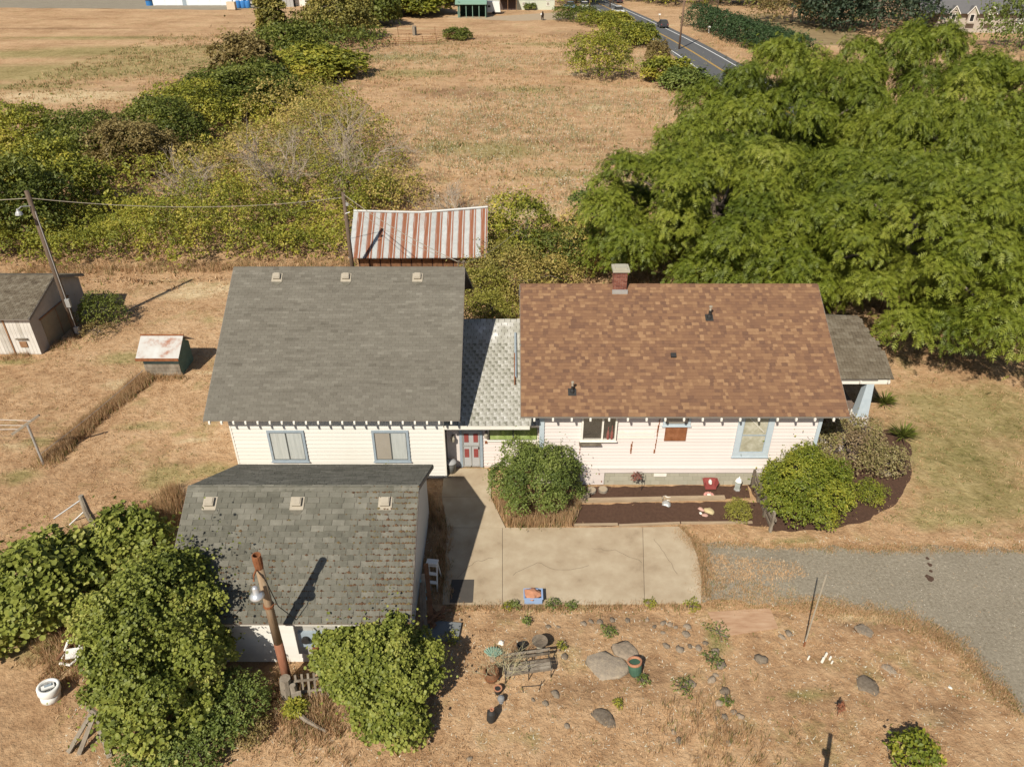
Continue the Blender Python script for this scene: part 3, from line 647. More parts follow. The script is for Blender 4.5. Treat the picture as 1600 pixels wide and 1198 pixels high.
glass = bpy.data.materials.new('clear_glass'); glass.use_nodes = True; n_ = glass.node_tree.nodes; l_ = glass.node_tree.links
tr_ = n_.new('ShaderNodeBsdfTransparent'); gl_ = n_.new('ShaderNodeBsdfGlossy'); gl_.inputs['Roughness'].default_value = .05; mx_ = n_.new('ShaderNodeMixShader'); mx_.inputs[0].default_value = .12
l_.new(tr_.outputs[0], mx_.inputs[1]); l_.new(gl_.outputs[0], mx_.inputs[2]); l_.new(mx_.outputs[0], n_['Material Output'].inputs['Surface'])
for a, b in ((2.95, 3.72), (3.79, 4.27)): MB().box((a, 25.052, 2.57), (b, 25.056, 3.65)).build('pane', glass, kw, local=True)
for x, h, lb in ((4.0, .62, 'orange-red glass bottle, left of the pair in the kitchen window'), (4.16, .68, 'tall red glass bottle, right of the pair in the kitchen window')):
    put('bottle', MB().lathe((x, 25.11, 2.572), [(.045, 0), (.065, .08), (.06, .3), (.02, .45), (.018, h), (.022, h)], 10).build('tmp', M_redp).data, gmat('red_glass', [(.5, .03, .01), (.6, .08, .02)], 3, .5, None, 1, .2), label=lb, cat='bottle')
for o in [o for o in bpy.data.objects if o.name.startswith('tmp')]: bpy.data.objects.remove(o)
MB().box((2.82, 24.98, 2.30), (3.72, 25.19, 2.36)).build('shelf', M_wood, H2)
window(H2, 6.24, 7.38, 3.22, 3.78, 25.19, M_blue, (M_curtain2,), .10, .06)
MB().box((6.38, 25.15, 2.44), (7.28, 25.188, 3.17)).build('rusty_panel', M_rust, H2)
M_old = gmat('peeling_paper_glass', [(.24, .22, .15), (.38, .36, .27), (.55, .53, .45)], 4, .9, None, 1, .6)
tw_ = window(H2, 9.36, 10.86, 1.62, 3.85, 25.19, M_blue, (M_old, M_old), .24, .06, 'h', mull=M_bluegrey)
MB().beam((9.7, 25.135, 3.7), (10.5, 25.135, 2.9), .03, .02).build('diagonal_bar', M_white, tw_, local=True)
for x, z0, z1, k in ((2.84, 1.75, 2.33, .03), (5.02, 1.75, 2.35, .025), (6.02, 1.78, 3.75, .03)):
    m = MB(); q = random.Random(int(x * 9)); z = z0
    while z < z1: h_ = q.uniform(.06, .2); m.box((x + q.uniform(-.02, .02) + k * (z - z0), 25.175, z), (x + .05 + k * (z - z0), 25.193, z + h_)); z += h_ + q.uniform(.01, .06)
    m.build('patch_strip', M_rust, H2)
for z in (2.55, 2.8): MB().box((4.42, 25.178, z), (5.95, 25.193, z + .13)).build('replaced_board', M_white, H2)
ch = MB(); cx0, cx1, cy0, cy1 = 4.48, 5.06, 30.05, 30.6; q = random.Random(5)
core = MB().box((cx0 + .01, cy0 + .01, 6.6), (cx1 - .01, cy1 - .01, 7.95)).build('chimney', gmat('mortar', [(.3, .27, .22)]), H2)
for r_ in range(19):
    z = 6.6 + r_ * .071
    for i in range(4):
        x = cx0 + (i - (.5 if r_ % 2 else 0)) * .2; a = max(x, cx0); b = min(x + .19, cx1)
        if b - a > .03: ch.box((a, cy0, z), (b, cy0 + .05, z + .06), q.random()); ch.box((a, cy1 - .05, z), (b, cy1, z + .06), q.random())
    for i in range(3):
        y = cy0 + .055 + i * .15
        for xx in (cx0, cx1 - .05): ch.box((xx, y, z), (xx + .05, min(y + .14, cy1 - .055), z + .06), q.random())
ch.build('bricks', M_brick, core, kind='stuff', local=True)
cp = MB(); cp.box((cx0 - .08, cy0 - .08, 7.95), (cx1 + .08, cy1 + .08, 8.06)); cp.box((cx0 + .04, cy0 + .04, 8.06), (cx1 - .04, cy1 - .04, 8.12)); cp.build('cap', M_block, core, local=True)
MB().box((cx0 - .05, cy0 - .12, 6.95), (cx1 + .05, cy0 - .01, 7.12)).build('flashing', M_galv, core, local=True)
for px, py, hh, r_ in ((1108, 497, .5, .06), (894, 613, .42, .05)):
    # stack on the front slope
    best = None
    for k in range(300):
        Y = 24.8 + k * .0185; p = AY(px, py, Y); e = abs(p.z - (4.0 + (Y - 24.7) * s2))
        if best is None or e < best[0]: best = (e, p)
    p = best[1]; m = MB(); m.obox((p.x, p.y, p.z + .02), (.34, .34, .015), (math.atan(s2), 0, 0)); m.lathe((p.x, p.y, p.z - .05), [(r_ + .05, 0), (r_ + .03, .16), (r_, .2), (r_, hh * .8)], 10)
    o = m.build('plumbing_stack', M_black, H2); MB().lathe((p.x, p.y, p.z + hh * .75), [(r_ * .8, 0), (r_ * .8, .14), (r_ * 1.3, .16), (r_ * 1.2, .2)], 10).build('cowl', M_vent, o, local=True)
p = AY(1053, 549, 27.15); MB().obox((p.x, 27.15, 4.0 + 2.45 * s2 + .05), (.22, .2, .12), (math.atan(s2), 0, 0)).build('roof_cap_vent', M_black, H2)
# porch
PR = thing('porch', 'open porch with weathered shingles and tapered blue post ending the pink house', 'porch', (15.3, 31, 0))
sp = (4.5 - 2.95) / (32.6 - 29.3)
rp = MB().profx([(29.3, 2.95), (32.6, 4.5), (35.9, 2.95), (35.9, 2.85), (32.6, 4.4), (29.3, 2.85)], 12.8, 17.0).build('roof', gmat('roof_deck', [(.1, .085, .07)]), PR)
MB().add([(17.0, 29.3, 2.95), (17.0, 32.6, 4.5), (17.0, 35.9, 2.95), (17.75, 29.3, 2.9), (17.75, 35.9, 2.9), (17.55, 30.9, 3.6), (17.55, 34.3, 3.6)], [(0, 3, 5, 1), (1, 5, 6), (1, 6, 4, 2)]).build('roof_end', M_shE('obj'), rp, local=True)
shingles(rp, (12.8, 29.3, 2.955), (1, 0, 0), (0, 3.3, 1.55), 4.9, math.hypot(3.3, 1.55), .19, .3, .02, M_shE, 300, 41, gap=.012, clip=lambda x, y: x < 4.95 - max(0, y - .9) * .28)
shingles(rp, (12.8, 35.9, 2.955), (1, 0, 0), (0, -3.3, 1.55), 4.2, math.hypot(3.3, 1.55), .19, .3, .02, M_shE, 0, 42, gap=.012)
MB().box((12.8, 29.36, 2.62), (17.6, 29.46, 2.84)).build('beam', M_white, PR)
for x in (13.6, 14.9, 16.2, 17.5): MB().box((x - .04, 29.22, 2.72), (x + .04, 29.62, 2.84)).build('rafter_tail', M_white, PR)
def tpost(x, y, z0, z1, a, b):
    MB().add([(x - a, y - a, z0), (x + a, y - a, z0), (x + a, y + a, z0), (x - a, y + a, z0), (x - b, y - b, z1), (x + b, y - b, z1), (x + b, y + b, z1), (x - b, y + b, z1)], BOXF).build('post', M_blue, PR)
tpost(16.75, 29.55, .8, 2.62, .28, .17); tpost(16.75, 35.5, .8, 2.62, .28, .17)
MB().box((16.42, 29.2, 0), (17.1, 29.9, .8)).build('pier', M_pink, PR)
MB().box((12.8, 27.0, 0), (17.2, 35.7, .35)).build('deck', gmat('porch_floor', [(.14, .10, .08), (.2, .15, .12)], 4, .6), PR)
MB().box((13.3, 27.2, .35), (15.2, 27.35, 1.15)).build('half_wall', M_pink, PR)
m = MB()
for x in np.arange(15.3, 16.4, .16): m.box((x, 29.5, .35), (x + .05, 29.55, 1.1))
m.build('railing', M_white, PR)
# ---------------- front garage with weathered shingles
GA = thing('garage', 'cream garage in the foreground with mossy weathered shingle roof', 'garage', (-7, 19.6, 0))
gX0, gX1 = -11.03, -3.18; gs_ = (4.62 - 2.39) / (19.59 - 15.69)
walls(GA, gX0 + .3, gX1 - .25, 16.1, 23.2, 2.50, 19.6, 4.45, M_cream); 
siding(GA.children[0], gX0 + .3, gX1 - .25, 16.1, .05, 2.45, .2, M_cream)
gr_ = gable(GA, gX0, gX1, 15.69, 2.39, 19.59, 4.62, 23.6, M_shC, .19, .42, 300, 51, th=.022, twj=.04, jit=.010, gap=.016)
for px in (326, 463, 601):
    p = AY(px, 780, 19.05); roof_vent(GA, p.x, 19.05, 15.69, 2.39, gs_, M_vent, .3)
# moss lumps in the joints, thickest along the right edge and the eave
mb = MB(); q = random.Random(8)
for i in range(1500):
    if q.random() < .55: x = gX1 - abs(q.gauss(0, 1.0)); s = q.uniform(0, 4.4)
    else: x = q.uniform(gX0 + 1.5, gX1); s = abs(q.gauss(0, 1.5))
    if not (gX0 + .1 < x < gX1 and 0 < s < 4.4): continue
    row = round(s / .195); s = row * .195 + q.uniform(-.03, .005)
    y = 15.69 + s * math.cos(math.atan(gs_)); z = 2.39 + s * math.sin(math.atan(gs_)) + .022; a = q.uniform(.012, .04) * (1.5 if q.random() < .1 else 1)
    mb.add([(x - a * 1.4, y, z), (x, y - a, z), (x + a * 1.4, y, z), (x, y + a, z + a * .5), (x, y, z + a * .8)], [(0, 1, 4), (1, 2, 4), (2, 3, 4), (3, 0, 4)], q.random())
mb.build('moss', gmat('roof_moss', [(.05, .025, .015), (.11, .06, .03), (.13, .11, .045)], 5, .5, 'attr', .8, .95), gr_, kind='stuff', local=True)
eb = MB().box((-7.0, 15.98, .55), (-5.65, 16.07, 1.9)).build('electric_panel', gmat('panel_board', [(.3, .29, .26), (.42, .4, .36)], 4, .6), GA)
MB().box((-6.85, 15.86, 1.05), (-5.9, 15.978, 1.7)).build('meter_box', M_bluegrey, eb, local=True)
MB().tube([(-6.6, 15.85, 1.45), (-6.6, 15.74, 1.45)], .13, 12).build('meter', M_black, eb, local=True); MB().tube([(-6.4, 15.97, .82), (-6.4, 15.87, .82)], .12, 12).build('rusty_cover', M_rust, eb, local=True)
MB().box((gX0 + .2, 15.72, 2.22), (gX1 - .1, 15.75, 2.36)).build('gutter_board', M_white, GA)
# ---------------- corrugated tin shed behind
TS = thing('tin_roof_shed', 'old dark board shed with rust-striped corrugated metal roof behind the grey-roofed house', 'shed', (-6.3, 48, 0))
tx0, tx1 = -10.8, -1.65
MB().box((tx0 + .5, 46.6, 0), (tx1 - .4, 49.1, 1.9)).build('wall', gmat('dark_boards', [(.03, .015, .012), (.08, .04, .03)], 3, .8), TS)
m = MB()
for i in range(12): m.box((tx0 + .6 + i * .7, 46.56, 0), (tx0 + 1.22 + i * .7, 46.598, 1.85))
m.build('board_siding', M_brownwood, TS)
def tinmat():
    m = gmat('tin_base', [(.36, .37, .36), (.50, .51, .50)], 3, .8, 'obj', .5, .5, metal=.2); n = m.node_tree.nodes; l = m.node_tree.links
    b = n['Principled BSDF']; src = b.inputs['Base Color'].links[0].from_socket
    tc = n.new('ShaderNodeTexCoord'); sp_ = n.new('ShaderNodeSeparateXYZ'); l.new(tc.outputs['Object'], sp_.inputs[0])
    mp = n.new('ShaderNodeMapping'); mp.inputs['Scale'].default_value = (48, .7, .7); l.new(tc.outputs['Object'], mp.inputs[0])
    oi = n.new('ShaderNodeObjectInfo'); ad = n.new('ShaderNodeVectorMath'); ad.operation = 'ADD'; l.new(mp.outputs[0], ad.inputs[0]); l.new(oi.outputs['Random'], ad.inputs[1])
    no = n.new('ShaderNodeTexNoise'); no.inputs['Scale'].default_value = 1; no.inputs['Detail'].default_value = 5; l.new(ad.outputs[0], no.inputs[0])
    cr = n.new('ShaderNodeValToRGB'); l.new(sp_.outputs[0], cr.inputs[0]); e = cr.color_ramp.elements
    st = [(0, .25), (.26, .27), (.32, .60), (.56, .80), (.60, .42), (.64, .35), (.67, .72), (.73, .7), (.76, .3)]
    while len(e) < len(st): e.new(.5)
    for i, (p, v) in enumerate(st): e[i].position = p; e[i].color = (v, v, v, 1)
    a = n.new('ShaderNodeMath'); a.operation = 'ADD'; l.new(cr.outputs[0], a.inputs[0]); l.new(no.outputs['Fac'], a.inputs[1])
    s_ = n.new('ShaderNodeMath'); s_.operation = 'SUBTRACT'; l.new(a.outputs[0], s_.inputs[0]); s_.inputs[1].default_value = .98
    k = n.new('ShaderNodeMath'); k.operation = 'MULTIPLY'; k.use_clamp = True; l.new(s_.outputs[0], k.inputs[0]); k.inputs[1].default_value = 7
    mx = n.new('ShaderNodeMix'); mx.data_type = 'RGBA'; l.new(k.outputs[0], mx.inputs[0]); l.new(src, mx.inputs[6]); mx.inputs[7].default_value = (.27, .11, .058, 1)
    l.new(mx.outputs[2], b.inputs['Base Color']); b.inputs['Roughness'].default_value = .7; return m
TM = tinmat(); rt = MB().add([(tx0 + .1, 46.1, 1.95), (tx1 - .1, 46.1, 1.95), (tx1 - .1, 49.15, 4.05), (tx0 + .1, 49.15, 3.9), (tx0 + .1, 49.5, 3.8), (tx1 - .1, 49.5, 3.95)], [(0, 1, 2, 3), (3, 2, 5, 4)]).build('roof', M_brownwood, TS)
for i in range(12):
    vs = []; NW = 40; NR = 4; wd = (tx1 - tx0) / 12
    for r_ in range(NR + 1):
        f = r_ / NR; x_ = tx0 + i * wd
        for k in range(NW + 1):
            u_ = k / NW; X = u_ * wd; sag = -.22 * math.sin(math.pi * (i + u_) / 12) * f + .22 * f * ((i + u_) / 12) - (.0)
            vs.append((X, 3.2 * f, 2.1 * f + sag + .035 * math.sin(u_ * 10 * 2 * math.pi) + (.012 if i % 2 else 0) - .03 * (1 - f) * (1 - i / 12)))
    Fc = [(r_ * (NW + 1) + k, r_ * (NW + 1) + k + 1, (r_ + 1) * (NW + 1) + k + 1, (r_ + 1) * (NW + 1) + k) for r_ in range(NR) for k in range(NW)]
    m = MB().add(vs, Fc).build('metal_sheet', TM, rt, smooth=True, local=True); m.location = (tx0 + i * wd, 46.0, 2.03)
MB().tube([(tx0, 49.2, 4.13), (tx0 + 4.5, 49.2, 4.02), (tx1, 49.2, 4.4)], .09, 6).build('ridge_flashing', M_galv, rt, local=True)
# ---------------- left shed
LS = thing('old_garage_shed', 'weathered white board shed with dark shingles at the left edge beside the wooden pole', 'shed', (-29, 39.5, 0))
lw = walls(LS, -35, -26.75, 36.75, 42.3, 2.32, 39.8, 3.38, gmat('shed_wall', [(.3, .26, .22), (.42, .38, .33)], 2, .7, None, 1, .9, .2, 20))
gable(LS, -35.4, -26.55, 36.45, 2.4, 39.8, 3.5, 42.6, M_shE, .16, .26, 200, 61, th=.02, jit=.01, gap=.014)
me = None
for i in range(28):
    if me is None: o = MB().box((0, 36.71, .03), (.19, 36.748, 2.25)).build('wall_board', gmat('peeling_white_board', [(.3, .27, .22), (.5, .47, .42), (.66, .63, .58)], 3, .7, 'obj', .5, .85, .3, 20, stretch=(3, 3, .5)), lw, local=True); me = o.data
    else: o = bpy.data.objects.new('wall_board', me); col.objects.link(o); o.parent = lw
    o.location = (-26.96 - i * .2, 0, 0)
MB().box((-28.26, 36.67, 0), (-28.18, 36.708, 2.3)).build('door_gap_strip', M_brownwood, LS)
MB().box((-27.75, 36.66, .5), (-27.35, 36.708, .85)).build('pet_door', M_brownwood, LS); MB().box((-27.85, 36.6, 1.0), (-27.2, 36.708, 1.06)).build('pet_door_hood', M_wood, LS)
MB().box((-26.748, 37.6, .0), (-26.70, 40.6, 1.75)).build('garage_door', gmat('plywood_door', [(.2, .16, .1), (.3, .25, .17)], 2, .7), LS)
m = MB(); m.box((-26.748, 37.5, 1.76), (-26.68, 40.7, 1.84)); m.box((-26.70, 39.08, 0), (-26.685, 39.12, 1.75)); m.build('door_trim', M_brownwood, LS)
# ---------------- small green shed
SS = thing('small_pump_shed', 'tiny teal and bare-board shed with rust-patched white metal roof in the dry lawn', 'shed', (-18.8, 35, 0))
sw = walls(SS, -19.8, -17.9, 34.42, 36.1, 1.25, 35.3, 1.85, gmat('teal_board', [(.05, .09, .08), (.10, .17, .15)], 3, .7))
for i in range(5):
    MB().box((-19.8, 34.385, .03 + i * .24), (-17.9, 34.418, .25 + i * .24)).build('board', M_wood if i < 3 else gmat('teal_board2', [(.10, .17, .16), (.2, .3, .28)], 3, .8), sw, local=True)
M_patch = gmat('rust_patched_white', [(.50, .50, .48), (.46, .46, .44), (.42, .40, .37), (.28, .13, .08), (.22, .085, .05)], 1.1, .95, None, 1, .7)
MB().profx([(34.1, 1.2), (35.3, 2.0), (36.4, 1.2), (36.4, 1.16), (35.3, 1.95), (34.1, 1.16)], -20.0, -17.72).build('roof', M_patch, SS)
MB().box((-20.0, 34.06, 1.1), (-17.72, 34.1, 1.26)).build('eave_flashing', M_rust, SS)
MB().tube([(-20.02, 35.3, 2.02), (-17.7, 35.3, 2.02)], .05, 6).build('ridge_cap', M_rust, SS)

# ================================================================== POLES AND WIRES
def upole(x, y, h, r, label, name='utility_pole', lamp=None, lean=(0, 0), mat=M_pole):
    t = thing(name, label, 'pole', (x, y, 0)); MB().tube([(0, 0, -.1), (lean[0] * .5, lean[1] * .5, h * .5), (lean[0], lean[1], h)], [r * 1.15, r, r * .85], 10).build('shaft', mat, t, smooth=True, local=True); return t
P1 = upole(-25.95, 39.1, 8.7, .14, 'tall dark wooden pole with yard light beside the white board shed')
m = MB(); m.tube([(0, -.12, 7.9), (-.25, -.5, 8.0), (-.35, -.65, 7.9)], .03, 6); m.lathe((-.38, -.68, 7.62), [(.2, 0), (.16, .12), (.08, .2), (.05, .32)], 12); m.build('yard_light', M_galv, P1, local=True)
m = MB(); m.box((.1, -.22, 1.9), (.35, -.08, 2.4)); m.tube([(.16, -.12, 0), (.16, -.12, 7.6)], .03, 6); m.box((.08, -.25, .2), (.34, -.1, .6)); m.build('conduit_box', M_galv, P1, local=True)
P3 = upole(-10.35, 44.8, 6.8, .13, 'dark wooden service pole in front of the rust-striped tin roof')
m = MB(); m.box((.1, -.16, 6.0), (.26, -.1, 6.2)); m.tube([(0, -.1, 5.5), (.3, -.1, 5.6)], .03, 5); m.build('insulator_bracket', M_galv, P3, local=True)
P2 = thing('floodlight_pole', 'rusty pole with hollow top and silver lamp rising in front of the garage roof', 'pole', (-7.22, 15.2, 0))
MB().tube([(0, 0, -.1), (0, 0, 2.1)], [.15, .14], 12).build('lower_shaft', gmat('red_rust_pole', [(.14, .055, .03), (.24, .10, .055), (.28, .17, .11)], 4, .8, stretch=(3, 3, .5)), P2, True, local=True)
MB().tube([(0, 0, 2.1), (0, 0, 5.3)], [.135, .115], 12).build('shaft', gmat('weathered_pole', [(.15, .09, .055), (.26, .18, .11), (.33, .28, .2)], 4, .8, stretch=(3, 3, .3)), P2, True, local=True)
MB().lathe((0, 0, 5.3), [(.12, 0), (.135, .25), (.13, .5), (.10, .5), (.10, .3)], 12).build('pipe_end', M_rust, P2, local=True)
m = MB(); m.tube([(-.04, -.1, 5.35), (-.05, -.34, 5.35), (-.05, -.42, 5.2)], .03, 6); m.build('lamp_arm', M_rust, P2, local=True)
m = MB(); m.lathe((-.05, -.46, 4.6), [(.16, 0), (.205, .02), (.21, .07), (.13, .15), (.09, .18), (.09, .38), (.05, .43)], 18); m.build('lamp', gmat('silver_lamp', [(.55, .56, .58), (.68, .68, .68)], 3, .4, None, 1, .3, metal=.6), P2, True, local=True)
MB().tube([(0, 0, 3.72), (0, 0, 3.79)], .16, 12).build('band', M_rust, P2, local=True)
MB().tube([(.1, -.1, 5.1), (.28, .0, 3.7), (.55, .72, 2.1)], .014, 5).build('cable', M_black, P2, local=True)
t = thing('pole_stub', 'rotten grey stump post and logs at the foot of the rusty pole', 'stump', (-7.05, 14.75, 0))
m = MB(); m.tube([(-.1, 0, 0), (-.05, .05, .9)], [.2, .17], 9); m.tube([(.25, -.15, 0), (.2, -.1, .75)], [.14, .1], 8); m.obox((.3, -.2, .35), (.3, .06, .4), (0, 0, .3)); m.build('stump', M_wood, t, local=True)
MB().tube([(0, -.3, .15), (.7, -.9, .2), (1.4, -1.2, .05)], [.1, .07, .04], 6).build('log', M_wood, t, local=True)
def wire(a, b, sag, label, r=.018, mat=None):
    a = Vector(a); b = Vector(b); pts = [a.lerp(b, i / 14) - Vector((0, 0, sag * 4 * (i / 14) * (1 - i / 14))) for i in range(15)]
    MB().tube(pts, r, 4).build('power_line', mat or M_vent, label=label, cat='cable')
wire((-25.9, 39.1, 8.3), (-10.35, 44.8, 6.5), .55, 'sagging pale cable from the yard light pole to the service pole')
wire((-25.9, 39.1, 8.3), (-60, 44, 8.2), .9, 'pale cable leaving the yard light pole to the left')
wire((-10.35, 44.8, 6.7), (-2.4, 31.5, 7.8), .25, 'cable from the service pole down to the insulators on the grey roof ridge')
wire((-10.3, 44.8, 6.3), (-2.25, 31.5, 7.78), .5, 'lower slack cable between the service pole and the grey roof ridge', .012)
wire((-2.1, 31.5, 7.78), (1.5, 47, 5.0), .5, 'cable running back from the ridge insulators into the bushes', .012)
t = thing('steel_rod', 'thin light metal rod standing alone in the dry grass below the gravel drive', 'rod', (9.95, 16.72, 0)); MB().tube([(0, 0, -.1), (.0, 0, 3.4)], .026, 6).build('shaft', M_vent, t, local=True); MB().tube([(0, 0, 0), (0, 0, .25)], .035, 6).build('sleeve', M_rust, t, local=True)
t = thing('yard_post', 'post standing just below the frame that throws the knobbed shadow at the bottom edge', 'post', (8.1, 10.3, 0)); MB().tube([(0, 0, -.1), (0, 0, 3.5)], .07, 8).build('shaft', M_wood, t, local=True); MB().rock((-.12, -.02, 2.9), .1, 1, 3).build('knob', M_wood, t, local=True)
# clothesline
t = thing('clothesline_post', 'leaning grey T-shaped clothesline post with tilted crossarm in the left lawn', 'clothesline', (-21.3, 26.69, 0))
MB().tube([(0, 0, -.1), (.02, 0, 2.15)], .055, 8).build('post', M_galv, t, local=True); MB().beam((-.75, -.12, 1.75), (.6, .15, 2.6), .08, .09).build('crossarm', M_wood, t, local=True)
for k, (dx, z) in enumerate(((-.5, 1.95), (-.15, 2.15), (.25, 2.4))): wire((-21.3 + dx, 26.69, z), (-31, 27.2 + k * .4, z), .15, 'thin white clothesline cord, %s of the three on the leaning post' % ('lowest', 'middle', 'highest')[k], .008, M_whl)

# ================================================================== YARD THINGS
def G0(x, y): return G(x, y)
# stones of the old garden bed (zoomed photo coordinates, radius)
ST = [(495, 285, 20), (555, 290, 15), (700, 270, 25), (742, 258, 22), (790, 260, 25), (862, 250, 30), (948, 252, 24), (1060, 248, 18), (1100, 285, 18), (1150, 265, 26), (1190, 275, 22), (1220, 290, 22), (1150, 320, 18), (1285, 285, 30), (1275, 330, 32), (1165, 395, 28), (1245, 415, 30), (1300, 400, 26), (1350, 405, 28), (1440, 435, 36), (1480, 510, 40), (1425, 590, 34), (1500, 650, 32), (1470, 725, 38), (1300, 610, 38), (1590, 800, 26), (1500, 800, 26), (540, 670, 34), (590, 455, 25), (1525, 950, 30), (1240, 935, 26), (1450, 805, 20), (1550, 770, 22), (50, 1035, 20), (1390, 380, 20), (1400, 450, 18), (1450, 560, 20), (480, 720, 24), (600, 850, 22), (410, 700, 16), (1210, 885, 18), (1560, 900, 22)]
rocks = [MB().rock((0, 0, 0), 1, .6, k).build('fieldstone', M_stone, smooth=True) for k in range(6)]
protos = [o.data for o in rocks]
for o in rocks: bpy.data.objects.remove(o)
def stone(px, py, r, label, group=None, k=0, mat=None, sq=1.0, sink=.25):
    p = G(px, py); o = bpy.data.objects.new('fieldstone', protos[k % 6]); col.objects.link(o); o.location = (p.x, p.y, r * (.32 - sink) * sq); o.scale = (r, r, r * sq); o.rotation_euler.z = k * 1.3
    o['label'] = label; o['category'] = 'stone'
    if group: o['group'] = group
    if mat: o.material_slots[0].link = 'OBJECT'; o.material_slots[0].material = mat
    return o
for k, (x, y, r) in enumerate(ST):
    stone(720 + x / 3.636, 900 + y / 3.636, r / 3.636 / 46 * .72, 'half-buried brown-grey fieldstone edging the dry garden bed below the patio', 'fieldstones around the dry garden bed', k)
stone(951, 1044, .62, 'large flat boulder left of the green garden pot', k=1, sq=.2, mat=gmat('dusty_boulder', [(.17, .14, .11), (.29, .24, .18), (.40, .32, .22)], 3, .9, None, 1, .95, .6, 12)); stone(980, 1018, .42, 'flat round-topped boulder behind the green garden pot', k=2, sq=.4)
stone(945, 1121, .34, 'low flat slab of rock alone below the large flat boulder', k=3, sq=.3); stone(783, 1004, .09, 'small whitish block lying left of the birdbath', k=4, mat=M_white)
stone(1352, 985, .28, 'flat grey slab right of the metal rod', k=2, sq=.25); stone(1233, 990, .16, 'dark rounded stone left of the metal rod', k=5); stone(1190, 1032, .2, 'upright dark stone with shadow below the plywood sheet', k=1, sq=1.2)
stone(1355, 1070, .3, 'low dusty rock in the grass left of the gravel bend', k=4, sq=.35); stone(1390, 1045, .2, 'small flat rock right of the low dusty rock', k=3, sq=.3); stone(1485, 1074, .06, 'tiny white stone near the gravel edge', k=2, mat=M_white)
stone(1222, 995, .12, 'small stone touching the dark rounded stone', k=3)
# plywood sheet
a = [G(*p) for p in ((1105, 957), (1203, 951), (1216, 982), (1125, 996))]; m = MB(); m.prism([(p.x, p.y) for p in a], .02, .045)
m.build('plywood_sheet', gmat('weathered_plywood', [(.24, .12, .06), (.40, .25, .15), (.5, .35, .23)], 2.2, .8, None, 1, .85, .2, 30, stretch=(.6, 3, 1)), label='weathered orange-brown plywood sheet lying on the grass by the gravel drive', cat='plywood')
# white stakes
for k, (px, py, h, rr) in enumerate(((1262, 1030, .18, .03), (1284, 1034, .22, .045), (1289, 1026, .2, .04), (1296, 1030, .15, .035), (1299, 1036, .12, .03))):
    p = G(px, py); o = MB().tube([(p.x, p.y, 0), (p.x + .02, p.y, h)], rr, 6).build('short_stake', M_white, label='short pale stake sticking up from the grass below the metal rod', cat='stake', group='short pale stakes in the grass')
# pots and garden ornaments
def lathe_thing(name, label, cat, px, py, parts, rot=(0, 0, 0), z=0):
    p = G(px, py); t = thing(name, label, cat, (p.x, p.y, z)); t.rotation_euler = rot
    for nm, prof, mat, c in parts: MB().lathe(c, prof, 16).build(nm, mat, t, smooth=False, local=True)
    return t
lathe_thing('garden_pot', 'tall green pot with open orange rim beside the flat boulder', 'pot', 993, 1054, [('body', [(.15, 0), (.2, .1), (.23, .35), (.22, .5)], gmat('green_glaze', [(.03, .07, .045), (.07, .14, .09)], 5, .7), (0, 0, 0)), ('rim', [(.225, 0), (.24, .04), (.24, .1), (.2, .1), (.18, .02), (.16, -.12)], M_terra, (0, 0, .46))], (R(-14), R(-6), 0))
lathe_thing('clay_pot', 'black pot with pink-orange clay rim left of the iron bench', 'pot', 778, 1082, [('body', [(.09, 0), (.13, .18), (.13, .22)], M_black, (0, 0, 0)), ('rim', [(.125, 0), (.14, .05), (.10, .05), (.08, -.06)], M_terra, (0, 0, .2))])
lathe_thing('urn', 'small grey urn between the clay-rimmed pot and the black vase', 'urn', 783, 1097, [('body', [(.07, 0), (.05, .06), (.12, .18), (.1, .26), (.04, .3)], gmat('grey_glaze', [(.15, .15, .15), (.25, .25, .25)]), (0, 0, 0))])
lathe_thing('black_vase', 'tall black vase with small pale mouth, lowest of the pots', 'vase', 767, 1126, [('body', [(.1, 0), (.14, .08), (.14, .4), (.08, .5)], M_black, (0, 0, 0)), ('mouth', [(.06, 0), (.07, .05), (.04, .05), (.03, 0)], M_terra, (0, 0, .5))], (R(-4), R(4), 0))
lathe_thing('barrel_planter', 'dark half-barrel planter full of dry stalks at the left end of the bench', 'planter', 768, 1060, [('body', [(.2, 0), (.26, .22), (.24, .42), (.2, .42), (.19, .3)], M_brownwood, (0, 0, 0)), ('hoop', [(.27, 0), (.27, .04)], M_rust, (0, 0, .2))])
lathe_thing('birdbath', 'grey concrete birdbath with round bowl on square pedestal above the bench', 'birdbath', 843, 1018, [('pedestal', [(.13, 0), (.1, .1), (.1, .45)], M_block, (0, 0, 0)), ('bowl', [(.12, 0), (.25, .08), (.27, .12), (.22, .1), (.1, .06)], M_stone, (0, 0, .45))])
lathe_thing('black_nursery_pot', 'empty black nursery pot standing left of the birdbath', 'pot', 814, 1016, [('body', [(.10, 0), (.14, .26), (.15, .3), (.12, .3), (.1, .1)], M_black, (0, 0, 0))])
p = G(770, 1030); t = thing('shell_fountain', 'pale green ribbed shell ornament above the barrel planter', 'garden ornament', (p.x, p.y, .1)); m = MB()
for k in range(9):
    a = R(20 + k * 16); m.add([(0, 0, .0), (math.cos(a - .13) * .32, math.sin(a - .13) * .3, .12), (math.cos(a) * .35, math.sin(a) * .33, .19), (math.cos(a + .13) * .32, math.sin(a + .13) * .3, .12), (0, 0, -.06)], [(0, 1, 2), (0, 2, 3), (4, 2, 1), (4, 3, 2), (0, 4, 1), (0, 3, 4)])
m.build('shell', gmat('verdigris', [(.12, .2, .15), (.22, .32, .25)], 5, .7), t, local=True); MB().lathe((0, 0, -.1), [(.12, 0), (.06, .12)], 8).build('foot', M_stone, t, local=True)
